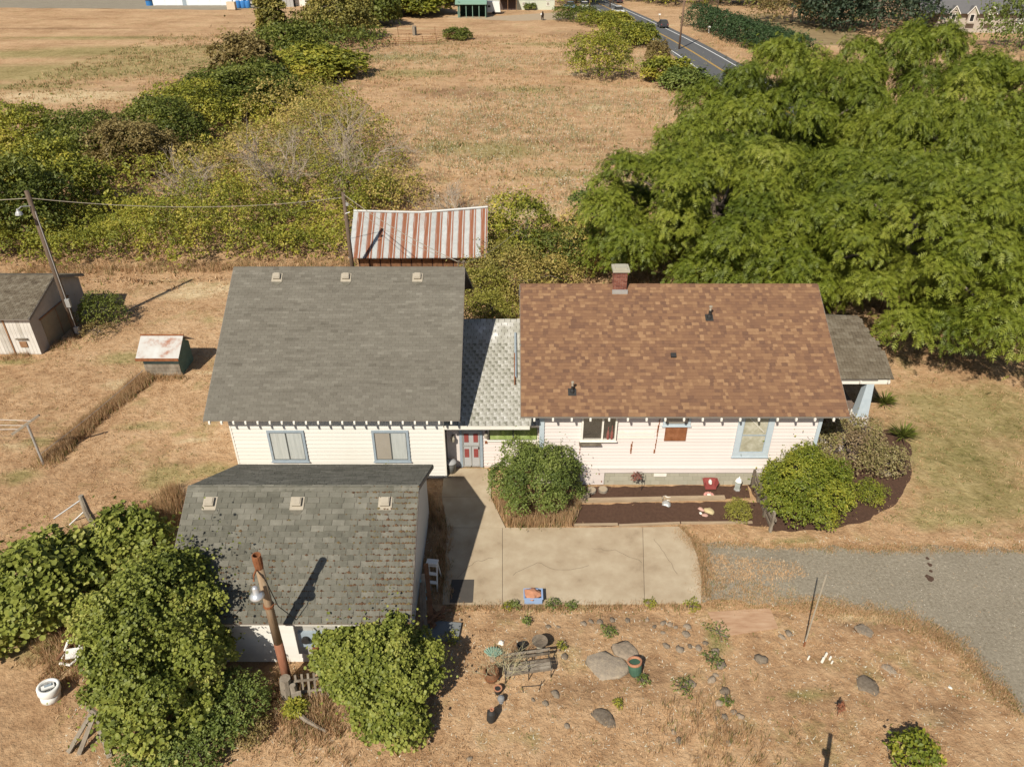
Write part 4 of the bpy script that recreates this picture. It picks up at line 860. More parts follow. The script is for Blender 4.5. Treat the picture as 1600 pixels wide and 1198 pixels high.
# bench of slats and iron arms
p = G(826, 1062); t = thing('garden_bench', 'weathered slatted bench with black iron frame in the dry garden bed', 'bench', (p.x, p.y, 0), rz=R(9))
for k in range(3): MB().box((-.78, .02 + k * .13, .42), (.78, .12 + k * .13, .45)).build('seat_slat', M_wood, t, local=True)
for k in range(2): MB().box((-.78, .44 + k * .03, .56 + k * .16), (.78, .465 + k * .03, .66 + k * .16)).build('back_slat', M_wood, t, local=True)
MB().box((-.78, -.02, .36), (.78, .01, .44)).build('front_rail', M_wood, t, local=True)
for x in (-.76, 0, .74): MB().tube([(x, 0, 0), (x, 0, .55), (x, .35, .58), (x, .42, .4), (x, .5, .85)], .018, 5).build('iron_frame', M_black, t, local=True)
p = G(830, 1073); m = MB()
for a, b in (((-.3, 0, .02), (.3, .05, .02)), ((-.3, 0, .02), (-.26, -.2, .02)), ((.3, .05, .02), (.26, -.12, .02)), ((.3, .05, .02), (.34, .05, .25))): m.tube([Vector(p) + Vector(a), Vector(p) + Vector(b)], .014, 5)
m.build('iron_frame', M_black, label='small black iron frame lying in front of the garden bench', cat='frame')
# tub on the patio
p = G(833, 938); t = thing('storage_tub', 'pale blue plastic tub on the edge of the concrete patio', 'tub', (p.x, p.y, .07)); m = MB()
m.box((-.32, -.22, 0), (.32, .22, .02)); m.box((-.32, -.22, .021), (-.29, .22, .28)); m.box((.29, -.22, .021), (.32, .22, .28)); m.box((-.289, -.22, .021), (.289, -.19, .28)); m.box((-.289, .19, .021), (.289, .22, .28)); m.build('tub', M_plasticb, t, local=True)
m = MB(); m.box((-.35, -.25, .26), (.35, -.222, .3)); m.box((-.35, .222, .26), (.35, .25, .3)); m.box((-.35, -.221, .26), (-.322, .221, .3)); m.box((.322, -.221, .26), (.35, .221, .3)); m.build('rim', M_plasticb, t, local=True)
put('straw_hat', MB().rock((p.x - .04, p.y + .03, .32), .25, .5, 4).build('x1', M_terra).data, gmat('faded_orange_cloth', [(.45, .24, .13), (.62, .42, .28)], 6, .7), label='faded orange cushion heaped in the blue tub', cat='cushion'); bpy.data.objects['straw_hat'].name = 'cushion'
for k, (dx, dy) in enumerate(((-.2, .28), (.02, .3), (.24, .2))): put('shoe', MB().rock((p.x + dx, p.y + dy, .2 if k < 2 else .3), .1 if k < 2 else .08, .8, 7 + k).build('x1', M_black).data, M_black, label=('dark rubber boot behind the blue tub, left one', 'dark rubber boot behind the blue tub, right one', 'dark glove hanging on the right rim of the blue tub')[k], cat='boot' if k < 2 else 'glove')
for o in [o for o in bpy.data.objects if o.name.startswith('x1')]: bpy.data.objects.remove(o)
# log rounds, timbers
for px, py, lb in ((914, 777, 'lowest'), (924, 768, 'middle'), (942, 767, 'rightmost')):
    p = G(px, py); t = thing('log_round', 'cut log round on the mulch under the white access panel, %s of the three' % lb, 'log slice', (p.x, p.y, 0)); MB().lathe((0, 0, 0), [(.2, 0), (.2, .13)], 14).build('bark_ring', M_wood, t, local=True); MB().lathe((0, 0, .132), [(.175, 0), (.17, .008)], 14).build('cut_face', gmat('cut_wood', [(.28, .22, .15), (.4, .33, .24)], 5, .7), t, local=True)
M_timber = gmat('pale_timber', [(.25, .18, .11), (.4, .31, .21)], 3, .8, None, 1, .9, .3, 20, stretch=(.5, 3, 3))
for a, b, lb in (((905, 783.5), (1034, 781), 'left'), ((1036, 780.5), (1132, 779), 'right')):
    A = G(*a); B_ = G(*b); MB().beam(A + Vector((0, 0, .06)), B_ + Vector((0, 0, .06)), .2, .12).build('edging_timber', M_timber, label='pale half-buried timber between the two mulch beds, %s length' % lb, cat='timber')
for a, b, lb in (((897, 821), (965, 820), 'short left'), ((967, 822), (1062, 818), 'middle'), ((1064, 818), (1175, 817), 'right-hand')):
    A = G(*a); B_ = G(*b); MB().beam(A + Vector((0, 0, .04)), B_ + Vector((0, 0, .04)), .1, .08).build('edging_timber', M_timber, label='thin pale edging strip along the lower mulch bed, %s piece' % lb, cat='timber')
# garden ornaments on the mulch
p = G(1108, 762); t = thing('red_toy_chair', 'red painted garden ornament like a small winged seat by the foundation', 'garden ornament', (p.x, p.y, 0)); m = MB()
m.obox((0, .1, .28), (.5, .06, .34), (-.3, 0, 0)); m.obox((-.26, -.02, .3), (.05, .32, .3), (0, -.3, 0)); m.obox((.26, -.02, .3), (.05, .32, .3), (0, .3, 0)); m.obox((0, -.08, .15), (.46, .34, .06)); m.build('seat', M_redp, t, local=True); MB().rock((0, -.02, .35), .11, 1, 5).build('white_flower', M_white, t, local=True)
p = G(1107.5, 775); t = thing('pink_flower_plate', 'pink scalloped flower-shaped plate lying on the mulch below the red ornament', 'garden ornament', (p.x, p.y, .03)); m = MB(); M_pk = gmat('pink_plastic', [(.5, .2, .17), (.65, .36, .3)], 6, .7)
for k in range(12):
    a = k * math.pi / 6; m.obox((math.cos(a) * .15, math.sin(a) * .15, .02), (.14, .08, .03), (0, 0, a))
m.build('petals', M_pk, t, local=True); MB().lathe((0, 0, .03), [(.09, 0), (.09, .03), (.03, .05)], 12).build('centre', M_white, t, local=True)
p = G(1151.5, 765); t = thing('glass_lantern', 'tall pale grey glass garden lantern beside the rail fence', 'lantern', (p.x, p.y, 0)); MB().lathe((0, 0, 0), [(.15, 0), (.15, .06), (.12, .08)], 6).build('base', M_galv, t, local=True); MB().lathe((0, 0, .08), [(.12, 0), (.13, .4)], 6).build('glass_body', gmat('cloudy_glass', [(.25, .28, .25), (.5, .52, .48)], 6, .9, None, 1, .2), t, local=True); MB().lathe((0, 0, .48), [(.16, 0), (.12, .1), (.05, .16), (.02, .25)], 6).build('roof', M_plasticw, t, local=True)
p = G(995, 766); t = thing('hanging_plant_hook', 'thin shepherd hook with a dried reddish plant hanging by the foundation', 'plant hook', (p.x + .2, p.y, 0)); MB().tube([(0, 0, 0), (0, 0, .95), (-.08, 0, 1.02), (-.25, 0, 1.0), (-.28, 0, .9)], .012, 5).build('hook', M_black, t, local=True)
V, Fc, ti = leaves([((-.28, 0, .72), (.16, .14, .16))], 160, .12, seed=5); put('dried_plant', npmesh('dried_plant', V, Fc, ti), leafm('dried_red', [(.08, .03, .02), (.2, .08, .06), (.28, .15, .1)]), t, local=True)
stone(1043, 780, .18, 'whitish rock on the timber between the mulch beds', k=1, mat=M_white); stone(1041, 787, .17, 'pale grey-green rock just below the whitish rock', k=4, mat=M_galv)
stone(1109, 799, .2, 'rounded tan rock on the lower mulch bed', k=2, mat=gmat('tan_rock', [(.42, .33, .17), (.5, .42, .25)])); M_pr = gmat('pink_rock', [(.4, .22, .17), (.5, .33, .27)])
stone(1096, 796, .13, 'pinkish rock left of the rounded tan rock', k=3, mat=M_pr); stone(1095, 802, .09, 'small white-pink pebble, lowest left of the tan rock', k=5, mat=M_white); stone(1101, 805, .12, 'flat pink rock touching the tan rock from below', k=0, mat=M_pr)
stone(1286, 812, .32, 'mossy grey-green boulder at the foot of the big yellow-green shrub', k=2, sq=.6); stone(1382, 738, .3, 'flat dusty rock below the dry pink-brown bush', k=3, sq=.4)
# rail fence of old grey boards running away from the house
A = G(1205, 830); B_ = G(1176, 760); t = thing('board_fence', 'old grey split-board fence running from the pink house wall across the mulch', 'fence', (B_.x, B_.y, 0))
dv = (A - B_); q = random.Random(4)
for k in range(5):
    z = .16 + k * .14; off = Vector((.06 * (k % 2), 0, 0)); s0 = Vector((0, q.uniform(-.1, .2), z + q.uniform(-.03, .03))); s1_ = dv + Vector((0, q.uniform(-.1, .1), z + q.uniform(-.08, .05)))
    MB().beam(s0 + off, s1_ + off, .05, .125).build('rail_board', M_wood, t, local=True)
for f in (.0, .35, .68, 1.0):
    c = dv * f; MB().box((c.x - .1, c.y - .07, 0), (c.x - .01, c.y + .07, .95 + q.uniform(-.1, .1))).build('post', M_wood, t, local=True)
p = G(1176, 752); t = thing('driftwood_cactus', 'orange-brown carved stick with a grey knob leaning at the top of the board fence', 'driftwood', (p.x, p.y, 0)); MB().tube([(0, 0, .2), (.12, .0, 1.0), (.2, .05, 1.35)], [.06, .045, .05], 7).build('stick', gmat('orange_wood', [(.3, .13, .06), (.45, .25, .15)]), t, local=True); MB().rock((.22, .05, 1.55), .13, 1.5, 6).build('knob', M_wood, t, local=True)
p = G(1203, 806); t = thing('white_bucket', 'white bucket tipped beside the lower end of the board fence', 'bucket', (p.x + .05, p.y, .12)); t.rotation_euler = (R(-50), R(20), 0); MB().lathe((0, 0, -.12), [(.12, 0), (.15, .3), (.13, .3), (.10, .05)], 14).build('body', M_plasticw, t, local=True)
p = G(1193, 790); t = thing('terracotta_planter', 'terracotta pot half hidden between fence and big shrub', 'pot', (p.x + .1, p.y, 0)); MB().lathe((0, 0, 0), [(.14, 0), (.2, .28), (.22, .3), (.22, .36), (.18, .36)], 14).build('body', M_terra, t, local=True)
# clutter in the shade between garage and patio
def slant(name, label, cat, a, b, wd, th, mat, **k): MB().beam(a, b, wd, th).build(name, mat, label=label, cat=cat, **k)
p = G(668, 820); t = thing('rusty_sheet', 'orange rusty metal sheet leaning on the garage side wall', 'metal sheet', (p.x, p.y, 0)); MB().add([(-.30, -.75, .05), (-.05, -.55, .05), (-.25, .65, .85), (-.55, .55, .85), (-.28, -.76, .03), (-.03, -.56, .03), (-.23, .64, .83), (-.53, .54, .83)], [(0, 1, 2, 3), (7, 6, 5, 4), (0, 4, 5, 1), (1, 5, 6, 2), (2, 6, 7, 3), (3, 7, 4, 0)]).build('sheet', gmat('orange_rust', [(.4, .14, .05), (.5, .22, .09)], 3, .6), t, local=True)
def stepstool(px, py, h, label, mat, rz, wd=.42):
    p = G(px, py); t = thing('step_ladder', label, 'step ladder', (p.x, p.y, 0), rz=rz)
    for sx in (-1, 1):
        MB().beam((sx * wd / 2, -.35, 0), (sx * wd * .42, 0, h), .05, .03).build('rail', mat, t, local=True); MB().beam((sx * wd / 2, .35, 0), (sx * wd * .42, .05, h), .04, .03).build('rear_leg', mat, t, local=True)
    for k in range(3): f = (k + 1) / 3.3; MB().box((-wd * .43, -.35 * (1 - f) - .07, h * f), (wd * .43, -.35 * (1 - f) + .07, h * f + .03)).build('step', mat, t, local=True)
    MB().box((-wd * .5, -.1, h + .002), (wd * .5, .14, h + .05)).build('top_cap', mat, t, local=True)
stepstool(678, 912, 1.1, 'white step ladder standing in the shade beside the patio', M_plasticw, R(-8))
stepstool(666, 934, .8, 'pale teal step stool in the shade below the white step ladder', gmat('pale_teal', [(.2, .34, .34), (.3, .44, .44)]), R(6), .36)
for k, (a, b, mt_) in enumerate(((( -3.05, 18.9, 1.7), (-2.75, 17.3, .05), M_brownwood), ((-3.12, 18.5, 1.6), (-2.95, 17.0, .05), M_wood), ((-3.15, 18.2, 1.5), (-3.1, 16.9, .05), M_wood))):
    slant('leaning_board', ('wide reddish-brown board leaning at the garage corner', 'narrow grey board leaning next to the reddish-brown board', 'second grey board leaning nearest the vine')[k], 'board', a, b, .16 - k * .03, .03, mt_)
p = G(690, 992); t = thing('grey_slab', 'blue-grey square board lying under the scrap heap at the garage corner', 'board', (p.x, p.y, 0), rz=R(-6)); MB().box((-.62, -.28, .05), (.62, .5, .13)).build('slab', gmat('blue_grey_board', [(.12, .13, .13), (.2, .21, .21)], 4, .6), t, local=True)
p = G(688, 972); q = random.Random(9)
for k in range(7): c = Vector((p.x + q.uniform(-.4, .35), p.y + q.uniform(-.25, .3), .22 + k * .035)); a = q.uniform(0, 3.1); d_ = Vector((math.cos(a), math.sin(a), q.uniform(-.1, .1))) * q.uniform(.25, .5); MB().beam(c - d_, c + d_, .1, .03).build('scrap_wood', M_brownwood, label='splintered brown scrap piece heaped on the blue-grey board', cat='scrap wood', group='scrap wood heap at the garage corner')
p = G(722, 925); MB().box((p.x - .42, p.y - .55, .072), (p.x + .42, p.y + .55, .085)).build('door_mat', gmat('dark_mat', [(.05, .045, .04), (.08, .07, .06)]), label='dark rectangular mat on the shaded part of the patio', cat='mat')
# picket panel near the pole
p = G(500, 1082); t = thing('picket_panel', 'grey picket panel half buried in vines in front of the garage', 'fence', (p.x, p.y, 0), rz=R(8))
for k in range(12):
    MB().obox((-1.05 + k * .19, 0, .42), (.07, .03, .85), (R(-22), 0, R(random.Random(k).uniform(-4, 4)))).build('picket', M_wood, t, local=True)
for z in (.25, .62): MB().obox((0, -.03 + z * .36 - .12, z), (2.3, .05, .07), (R(-22), 0, 0)).build('rail', M_wood, t, local=True)
# white cylindrical tub, junk, trellis, sawhorse, gate post
p = G(80, 1090); t = thing('washer_tub', 'white round enamel washing machine drum standing in the grass at lower left', 'drum', (p.x, p.y, 0)); t.rotation_euler = (R(-4), R(6), 0)
MB().lathe((0, 0, 0), [(.27, 0), (.29, .02), (.29, .3)], 24).build('body', M_plasticw, t, True, local=True); m = MB(); m.lathe((0, 0, .30), [(.31, 0), (.33, .03), (.33, .24), (.30, .27), (.24, .27), (.23, .22)], 24); m.build('ring', M_plasticw, t, True, local=True)
MB().lathe((0, 0, .50), [(.235, 0), (.235, .02)], 20).build('recess', M_black, t, local=True); MB().obox((0, -.02, .54), (.36, .16, .05), (0, 0, .6)).build('lid_bar', M_plasticw, t, local=True); MB().obox((0, 0, .58), (.2, .07, .04), (0, 0, .6)).build('leafy_litter', M_bluegrey, t, local=True)
p = G(112, 1035); t = thing('broken_chair', 'broken white chair frame tangled in the vine above the enamel drum', 'chair', (p.x, p.y, 0)); m = MB()
m.tube([(-.35, .1, .1), (-.2, .5, .5), (.2, .45, .55), (.35, .05, .3), (.1, -.2, .15), (-.3, -.1, .1)], .05, 7); m.obox((.1, .15, .3), (.5, .35, .05), (.3, .2, .4)); m.build('frame', M_plasticw, t, local=True); MB().beam((-.45, 0, .15), (-.15, .55, .4), .12, .04).build('arm', M_brownwood, t, local=True)
p = G(95, 975); t = thing('wire_trellis', 'rusty ladder-like metal trellis leaning in the vines at left', 'trellis', (p.x, p.y, 0)); m = MB(); T0, T1 = Vector((.15, -.2, .1)), Vector((-.35, .5, 1.6)); O_ = Vector((.42, .05, 0))
m.tube([T0, T1], .02, 5); m.tube([T0 + O_, T1 + O_], .02, 5); m.tube([T0 + O_ * .5 + Vector((0, .5, 0)), T1 + O_ * .5], .018, 5); m.build('side_rods', gmat('rusty_rod', [(.22, .15, .12), (.35, .28, .24)]), t, local=True)
for f in (.1, .5, .8, .98): MB().tube([T0.lerp(T1, f), T0.lerp(T1, f) + O_], .018, 5).build('rung', MATS['rusty_rod'], t, local=True)
p = G(150, 1150); t = thing('sawhorse', 'grey wooden sawhorse with two steep planks leaning at the bottom left', 'sawhorse', (p.x, p.y, 0))
for a, b in (((-.55, -.55, .05), (-.05, .25, .75)), ((-.2, -.6, .05), (.1, .2, .8)), ((.1, .3, .8), (.75, -.7, .05)), ((.05, .25, .7), (.35, -.2, .05))): MB().beam(a, b, .15, .04).build('plank', M_wood, t, local=True)
MB().tube([(-.3, .5, .7), (.5, .0, .85)], .08, 7).build('crossbeam', M_wood, t, local=True)
p = G(147, 822); t = thing('gate_post', 'thick old leaning fence post with two diagonal braces above the left shrubs', 'post', (p.x, p.y, 0)); MB().tube([(.1, 0, -.1), (-.05, 0, .8), (-.12, .1, 1.55)], [.16, .14, .1], 9).build('post', M_wood, t, local=True)
for a, b in (((-.1, .05, 1.4), (-1.25, -.3, .7)), ((-.05, 0, .9), (-.7, -.35, .4))): MB().tube([a, b], .03, 6).build('brace', M_galv, t, local=True)
wire(G(228, 590) + Vector((0, 0, .5)), G(70, 722) + Vector((0, 0, .5)), .1, 'thin fence wire along the ridge of long dry grass', .01, M_galv)

# ================================================================== TREES AND SHRUBS
# the big walnuts behind and right of the brown roof
WN = [(13.3, 47.5, 8.6, 9.6, 'walnut tree with feathery drooping leaves just behind the brown roof, nearest the field'),
      (23.5, 42.0, 9.6, 10.0, 'walnut tree whose low branches hang beside the porch roof'),
      (21.8, 61.5, 9.2, 12.9, 'walnut tree at the back left of the grove, crown reaching the highway edge'),
      (35.5, 64.0, 10.5, 13.6, 'tallest walnut tree at the back right of the grove, below the distant grey-roofed house'),
      (35.5, 46.5, 8.5, 10.2, 'walnut tree at the right edge of the frame behind the lawn'),
      (29.0, 53.5, 7.5, 11.0, 'walnut tree in the middle of the grove with gaps showing dead twigs')]
for k, (x, y, r, h, lb) in enumerate(WN):
    tree('walnut_tree', lb, 'tree', x, y, r, h, L_walnut, .36, 88000, lobes=50, lr=r * .165, shape='frond', proto='walnut%d' % (k % 2), group=None, z0=.30, flat=.75, rot=k * 1.1, up=.8, droop=.6, inner=.66, tr=.32)
q = random.Random(12)
for (x, y, z), w_ in (((27, 50, 6.6), 'near the middle of the grove'), ((30, 55, 8.0), 'towards the back of the grove'), ((19, 50, 5.5), 'above the brown roof')):
    m = MB(); bare(m, (x, y, z - 2.4), (q.uniform(-.4, .4), -.8, .8), 2.6, .06, q, 2); m.build('dead_branch', M_palebark, label='bare dead twigs in a gap of the walnut crowns, ' + w_, cat='branch')

# left hedgerow trees: photo foot point, radius, height
HR = [(15, 372, 5.0, 6.2, L_dark, 'dense dark green tree at the left edge above the white board shed'),
      (95, 335, 4.4, 6.0, L_mix, 'sunlit green tree just right of the leftmost dark tree'),
      (55, 262, 4.5, 6.0, L_mix, 'rounded green tree at the left edge bordering the mown field'),
      (150, 262, 4.2, 5.6, L_dark, 'spire-topped dark green tree standing left of the shaded hollow'),
      (215, 268, 4.2, 5.0, L_brown, 'olive-brown bushy tree above the dark hollow in the hedgerow'),
      (262, 240, 4.6, 5.6, L_dark, 'dark green tree in the middle of the left hedgerow'),
      (300, 205, 5.4, 5.4, L_mix, 'brownish green hedgerow tree with yellowing top'),
      (352, 178, 6.0, 5.6, L_dark, 'wide green tree between the hollow and the reddish willow'),
      (402, 165, 5.5, 5.0, L_dark, 'dark leafy tree at the foot of the reddish brown willow'),
      (392, 138, 4.6, 7.5, L_brown, 'reddish brown wispy willow leaning out over the mown field'),
      (452, 92, 7.5, 5.0, L_dark, 'low dark green thicket tree right of the poplar'),
      (485, 120, 8.0, 4.0, L_mix, 'broad low green bush in the upper hedgerow'),
      (428, 66, 3.0, 12.0, L_olive, 'tall pale green poplar rising above the upper hedgerow'),
      (528, 62, 7.5, 11.5, L_olive, 'large olive green tree at the top of the hedgerow'),
      (565, 40, 8, 9.0, L_dark, 'dark green tree behind the golden shrubs'),
      (640, 22, 11, 9, L_mix, 'bright green tree at the top edge left of the green shelter'),
      (590, 22, 10, 8.5, L_dark, 'dark tree at the top edge behind the olive tree'),
      (685, 5, 11, 9, L_dark, 'dark tree just left of the green-roofed shelter')]
for k, (px, py, r, h, mt_, lb) in enumerate(HR):
    p = G(px, py); tree('hedgerow_tree', lb, 'tree', p.x, p.y, r, h, mt_, .28 if p.y < 100 else .5, 22000, lobes=38, lr=r * .27, proto=None if k in (12, 13) else 'hr%d_%d' % (k % 3, int(p.y > 100)), z0=.25, inner=.7)
for k, (px, py, r, h, mt_, ls, n, lb) in enumerate(((330, 292, 3.4, 3.6, L_gold, .24, 5200, 'golden-leaved sapling clump right of the shaded hollow'),
      (408, 262, 4.5, 4.2, L_gold, .24, 6500, 'sparse yellow-green apple tree in the middle of the hedgerow'),
      (468, 300, 4.6, 4.6, L_olive, .2, 5200, 'half-bare grey and yellow apple tree left of the service pole'),
      (548, 262, 5.4, 6.4, L_olive, .2, 8000, 'tall sparse olive apple tree above the tin roof'),
      (505, 225, 5.0, 5.0, L_gold, .24, 6500, 'yellow tinted bush at the edge of the dry field'),
      (612, 322, 3.4, 3.0, L_gold, .2, 6500, 'golden green shrub directly behind the tin roof'),
      (455, 190, 6.5, 3.6, L_gold, .3, 6500, 'low yellow shrub below the reddish willow'))):
    p = G(px, py); tree('fruit_tree', lb, 'tree', p.x, p.y, r, h, mt_, ls, n, lobes=26, lr=r * .33, z0=.2, inner=.55)
q = random.Random(31)
for px, py, n_, L_, lb in ((470, 330, 4, 4.4, 'tangle of bare grey dead branches left of the service pole'), (545, 290, 3, 5.0, 'bare branches of the old apple tree above the tin roof'), (715, 345, 4, 2.2, 'grey dead branches lying in the field beside the tin roof'), (330, 330, 3, 3.0, 'pale bare stems fanning left across the golden saplings')):
    p = G(px, py); m = MB()
    for k in range(n_): bare(m, (p.x + q.uniform(-.6, .6), p.y + q.uniform(-.5, .5), .2), (q.uniform(-1, 1), q.uniform(-.7, .3), q.uniform(.35, 1.0) if 'lying' not in lb else .15), L_, .085, q, 3)
    m.build('dead_tree', M_palebark, label=lb, cat='dead tree')
# bramble bank and thicket masses that nobody could count
bank = [tuple(G(*p)[:2]) for p in ((-60, 412), (60, 418), (130, 422), (300, 418), (420, 412), (545, 408), (540, 360), (640, 325), (600, 310), (450, 330), (330, 345), (180, 345), (60, 370), (-60, 380))]
thicket('bramble_bank', 'sunlit yellow-green bramble bank along the back of the lawn', lobes_in(bank, 1.3, 1.1, 3.9, 3, .8), 120000, .19, L_mix, 5, cat='brambles')
hedge = [tuple(G(*p)[:2]) for p in ((-60, 360), (120, 350), (300, 335), (560, 320), (640, 318), (600, 270), (560, 200), (500, 130), (520, 80), (470, 70), (400, 130), (300, 195), (180, 215), (90, 230), (-60, 290))]
thicket('hedgerow_undergrowth', 'mixed green and brown undergrowth filling the left hedgerow', lobes_in(hedge, 3.2, 1.4, 3.2, 4), 90000, .3, L_mix, 6)
thicket('upper_undergrowth', 'low green growth at the far end of the hedgerow', lobes_in([tuple(G(*p)[:2]) for p in ((430, 110), (520, 105), (575, 80), (560, 35), (480, 50), (410, 80))], 6, 2, 4, 6), 16000, .6, L_dark, 7)
# behind the houses, between tin shed and walnuts
BH = [(818, 414, 2.6, 5.6, L_mix, .2, 12000, 'tall ragged green shrub with upright shoots behind the breezeway'),
      (862, 432, 2.4, 3.6, L_dark, .18, 9000, 'dark green shrub touching the tall ragged shrub'),
      (895, 415, 2.8, 3.4, L_gold, .2, 8000, 'yellowing ivy-like shrub against the walnut'),
      (790, 462, 3.0, 3.4, L_olive, .14, 12000, 'brownish green bush left of the brown roof'),
      (752, 478, 1.9, 2.6, L_lime, .14, 9000, 'yellow-green bush by the back corner of the grey roof'),
      (768, 512, 1.5, 2.4, L_lime, .12, 8000, 'small lime green bush just behind the white lichen roof'),
      (838, 470, 2.6, 3.0, L_gold, .14, 8000, 'brown-tipped bush right behind the ridge of the brown roof'),
      (785, 388, 1.4, 2.2, L_mix, .16, 4500, 'small green bush at the right end of the tin roof'),
      (925, 392, 2.0, 5.0, L_shrub, .2, 8000, 'dark pointed shrub where the walnut meets the field'),
      (748, 435, 1.4, 1.6, L_brown, .13, 5000, 'dry brown scrub beside the tin shed')]
for px, py, r, h, mt_, ls, n, lb in BH:
    p = G(px, py); tree('shrub', lb, 'shrub', p.x, p.y, r, h, mt_, ls, n, lobes=20, lr=r * .4, z0=.22, inner=.7)
# garden shrubs close by
def shrub(x, y, r, h, mt_, ls, n, lb, cat='shrub', lobes=26, shape='diamond', lr=None, z0=.3, ry=None, name='garden_shrub', inner=.78, up=.6, droop=.3, wid=.55):
    return tree(name, lb, cat, x, y, r, h, mt_, ls, n, lobes=lobes, lr=lr or r * .34, shape=shape, z0=z0, ry=ry, inner=inner, up=up, droop=droop, flat=.9, tr=.05, wid=wid)
shrub(.95, 24.05, 1.85, 2.8, L_shrub, .09, 40000, 'large dark green camellia by the front door with purple-tinted right side', lobes=44, lr=.42)
shrub(12.3, 23.75, 1.78, 2.7, L_cam, .10, 44000, 'largest round yellow-green glossy shrub in the mulch at the right end of the house', lobes=44, lr=.5)
shrub(15.15, 24.2, .68, .85, L_cam, .06, 6000, 'small clipped round bush right of the big yellow-green shrub')
shrub(9.35, 23.15, .55, .75, L_lime, .055, 5000, 'small round lime bush left of the board fence')
shrub(15.1, 26.9, 1.7, 2.1, L_dry, .10, 22000, 'dry pink-brown flowering bush in front of the porch', inner=.6)
shrub(16.6, 26.2, .9, 1.3, L_dry, .1, 4500, 'lower right lobe of dried bush beside the spiky yucca', inner=.6)
shrub(14.2, 27.4, .6, 2.6, L_dry, .1, 3000, 'thin blossoming bush at the foot of the porch half wall', inner=.5)
p = G(1408, 688); t = thing('yucca', 'spiky dark green yucca at the right end of the dry bush', 'plant', (p.x, p.y, 0)); m = MB(); q = random.Random(2)
for k in range(110):
    a = q.uniform(0, 6.283); e_ = q.uniform(.1, 1.3); L_ = q.uniform(.7, 1.0); d_ = Vector((math.cos(a) * math.cos(e_), math.sin(a) * math.cos(e_), math.sin(e_))); b_ = Vector((-math.sin(a), math.cos(a), 0)) * .03; c = Vector((0, 0, .25))
    m.add([c - b_, c + b_, c + d_ * L_ * .6 + b_ * .8, c + d_ * L_ - Vector((0, 0, .08)), c + d_ * L_ * .6 - b_ * .8], [(0, 1, 2, 3, 4)], q.random())
m.build('leaf_rosette', L_dark, t, local=True)
p = G(1380, 634); t = thing('yucca', 'smaller spiky plant at the foot of the porch post', 'plant', (p.x, p.y, 0)); o = put('leaf_rosette', m and bpy.data.objects['leaf_rosette'].data, None, t, local=True); o.scale = (.9, .9, .8)
# vines and bushes of the foreground
shrub(-10.9, 15.5, 2.2, 5.0, L_grape, .085, 105000, 'largest vine-smothered tree covering the left end of the garage roof', 'vine', 60, 'palm', .52, ry=2.7, name='vine_covered_tree')
shrub(-10.7, 13.9, 1.15, 1.6, L_grape, .12, 15000, 'broad-leaved lower skirt of the big vine above the sawhorse', 'vine', 22, 'palm', .75, name='grape_vine')
shrub(-16.6, 18.7, 1.8, 2.4, L_grape, .15, 26000, 'dark broad-leaved vine mound at the left edge', 'vine', 24, 'palm', .75, name='grape_vine')
shrub(-14.6, 20.6, 1.5, 1.7, L_grape, .14, 14000, 'lower part of the left vine mound reaching the gate post', 'vine', 18, 'palm', .6, name='grape_vine')
shrub(-17.9, 17.0, 1.1, .9, L_grape, .14, 9000, 'low vine patch at the left edge above the drum', 'vine', 14, 'palm', .6, name='grape_vine')
shrub(-4.1, 15.0, 1.7, 2.75, L_grape, .08, 66000, 'bushy grape vine spilling over the right front corner of the garage', 'vine', 50, 'palm', .40, ry=1.6, name='grape_vine')
shrub(-5.35, 15.65, .75, 2.2, L_grape, .105, 11000, 'arm of the grape vine climbing the eave beside the meter box', 'vine', 14, 'palm', .4, name='grape_vine')
shrub(-3.6, 13.7, 1.0, 1.2, L_grape, .10, 10000, 'low tail of the grape vine drooping to the dry grass', 'vine', 14, 'palm', .4, name='grape_vine')
shrub(-8.5, 14.1, .95, 1.3, L_shrub, .09, 9000, 'fine-leaved green shrub left of the rusty pole')
shrub(-7.9, 13.5, .6, .5, L_brown, .08, 3600, 'dry brown weedy bush below the rusty pole', inner=.5)
shrub(-9.4, 12.9, 1.05, .8, L_shrub, .1, 9000, 'low green bush at the bottom edge left of centre')
shrub(-10.9, 12.5, .6, .5, L_shrub, .09, 2500, 'leafy low bush at the bottom edge right of the sawhorse')
shrub(-6.75, 14.3, .35, .4, L_mix, .1, 1800, 'small weed with yellowing leaves at the pole stump')
shrub(11.75, 12.6, .7, 1.0, L_cam, .13, 2600, 'lone leafy green shrub in the dry grass near the bottom right corner', inner=.5, wid=.7)
shrub(-25.0, 40.6, 1.3, 1.9, L_dark, .12, 6000, 'dark bush in the shade at the right end of the white board shed')
shrub(-24.6, 38.9, .9, .7, L_brown, .1, 2200, 'dry brambles at the foot of the yard light pole', inner=.5)
shrub(-9.2, 42.5, .6, 2.2, L_mix, .12, 2200, 'green sapling showing above the grey roof ridge in front of the tin shed')
shrub(-5.4, 24.9, .5, 1.3, L_mix, .09, 900, 'weed sprouting between garage and house under the right window')
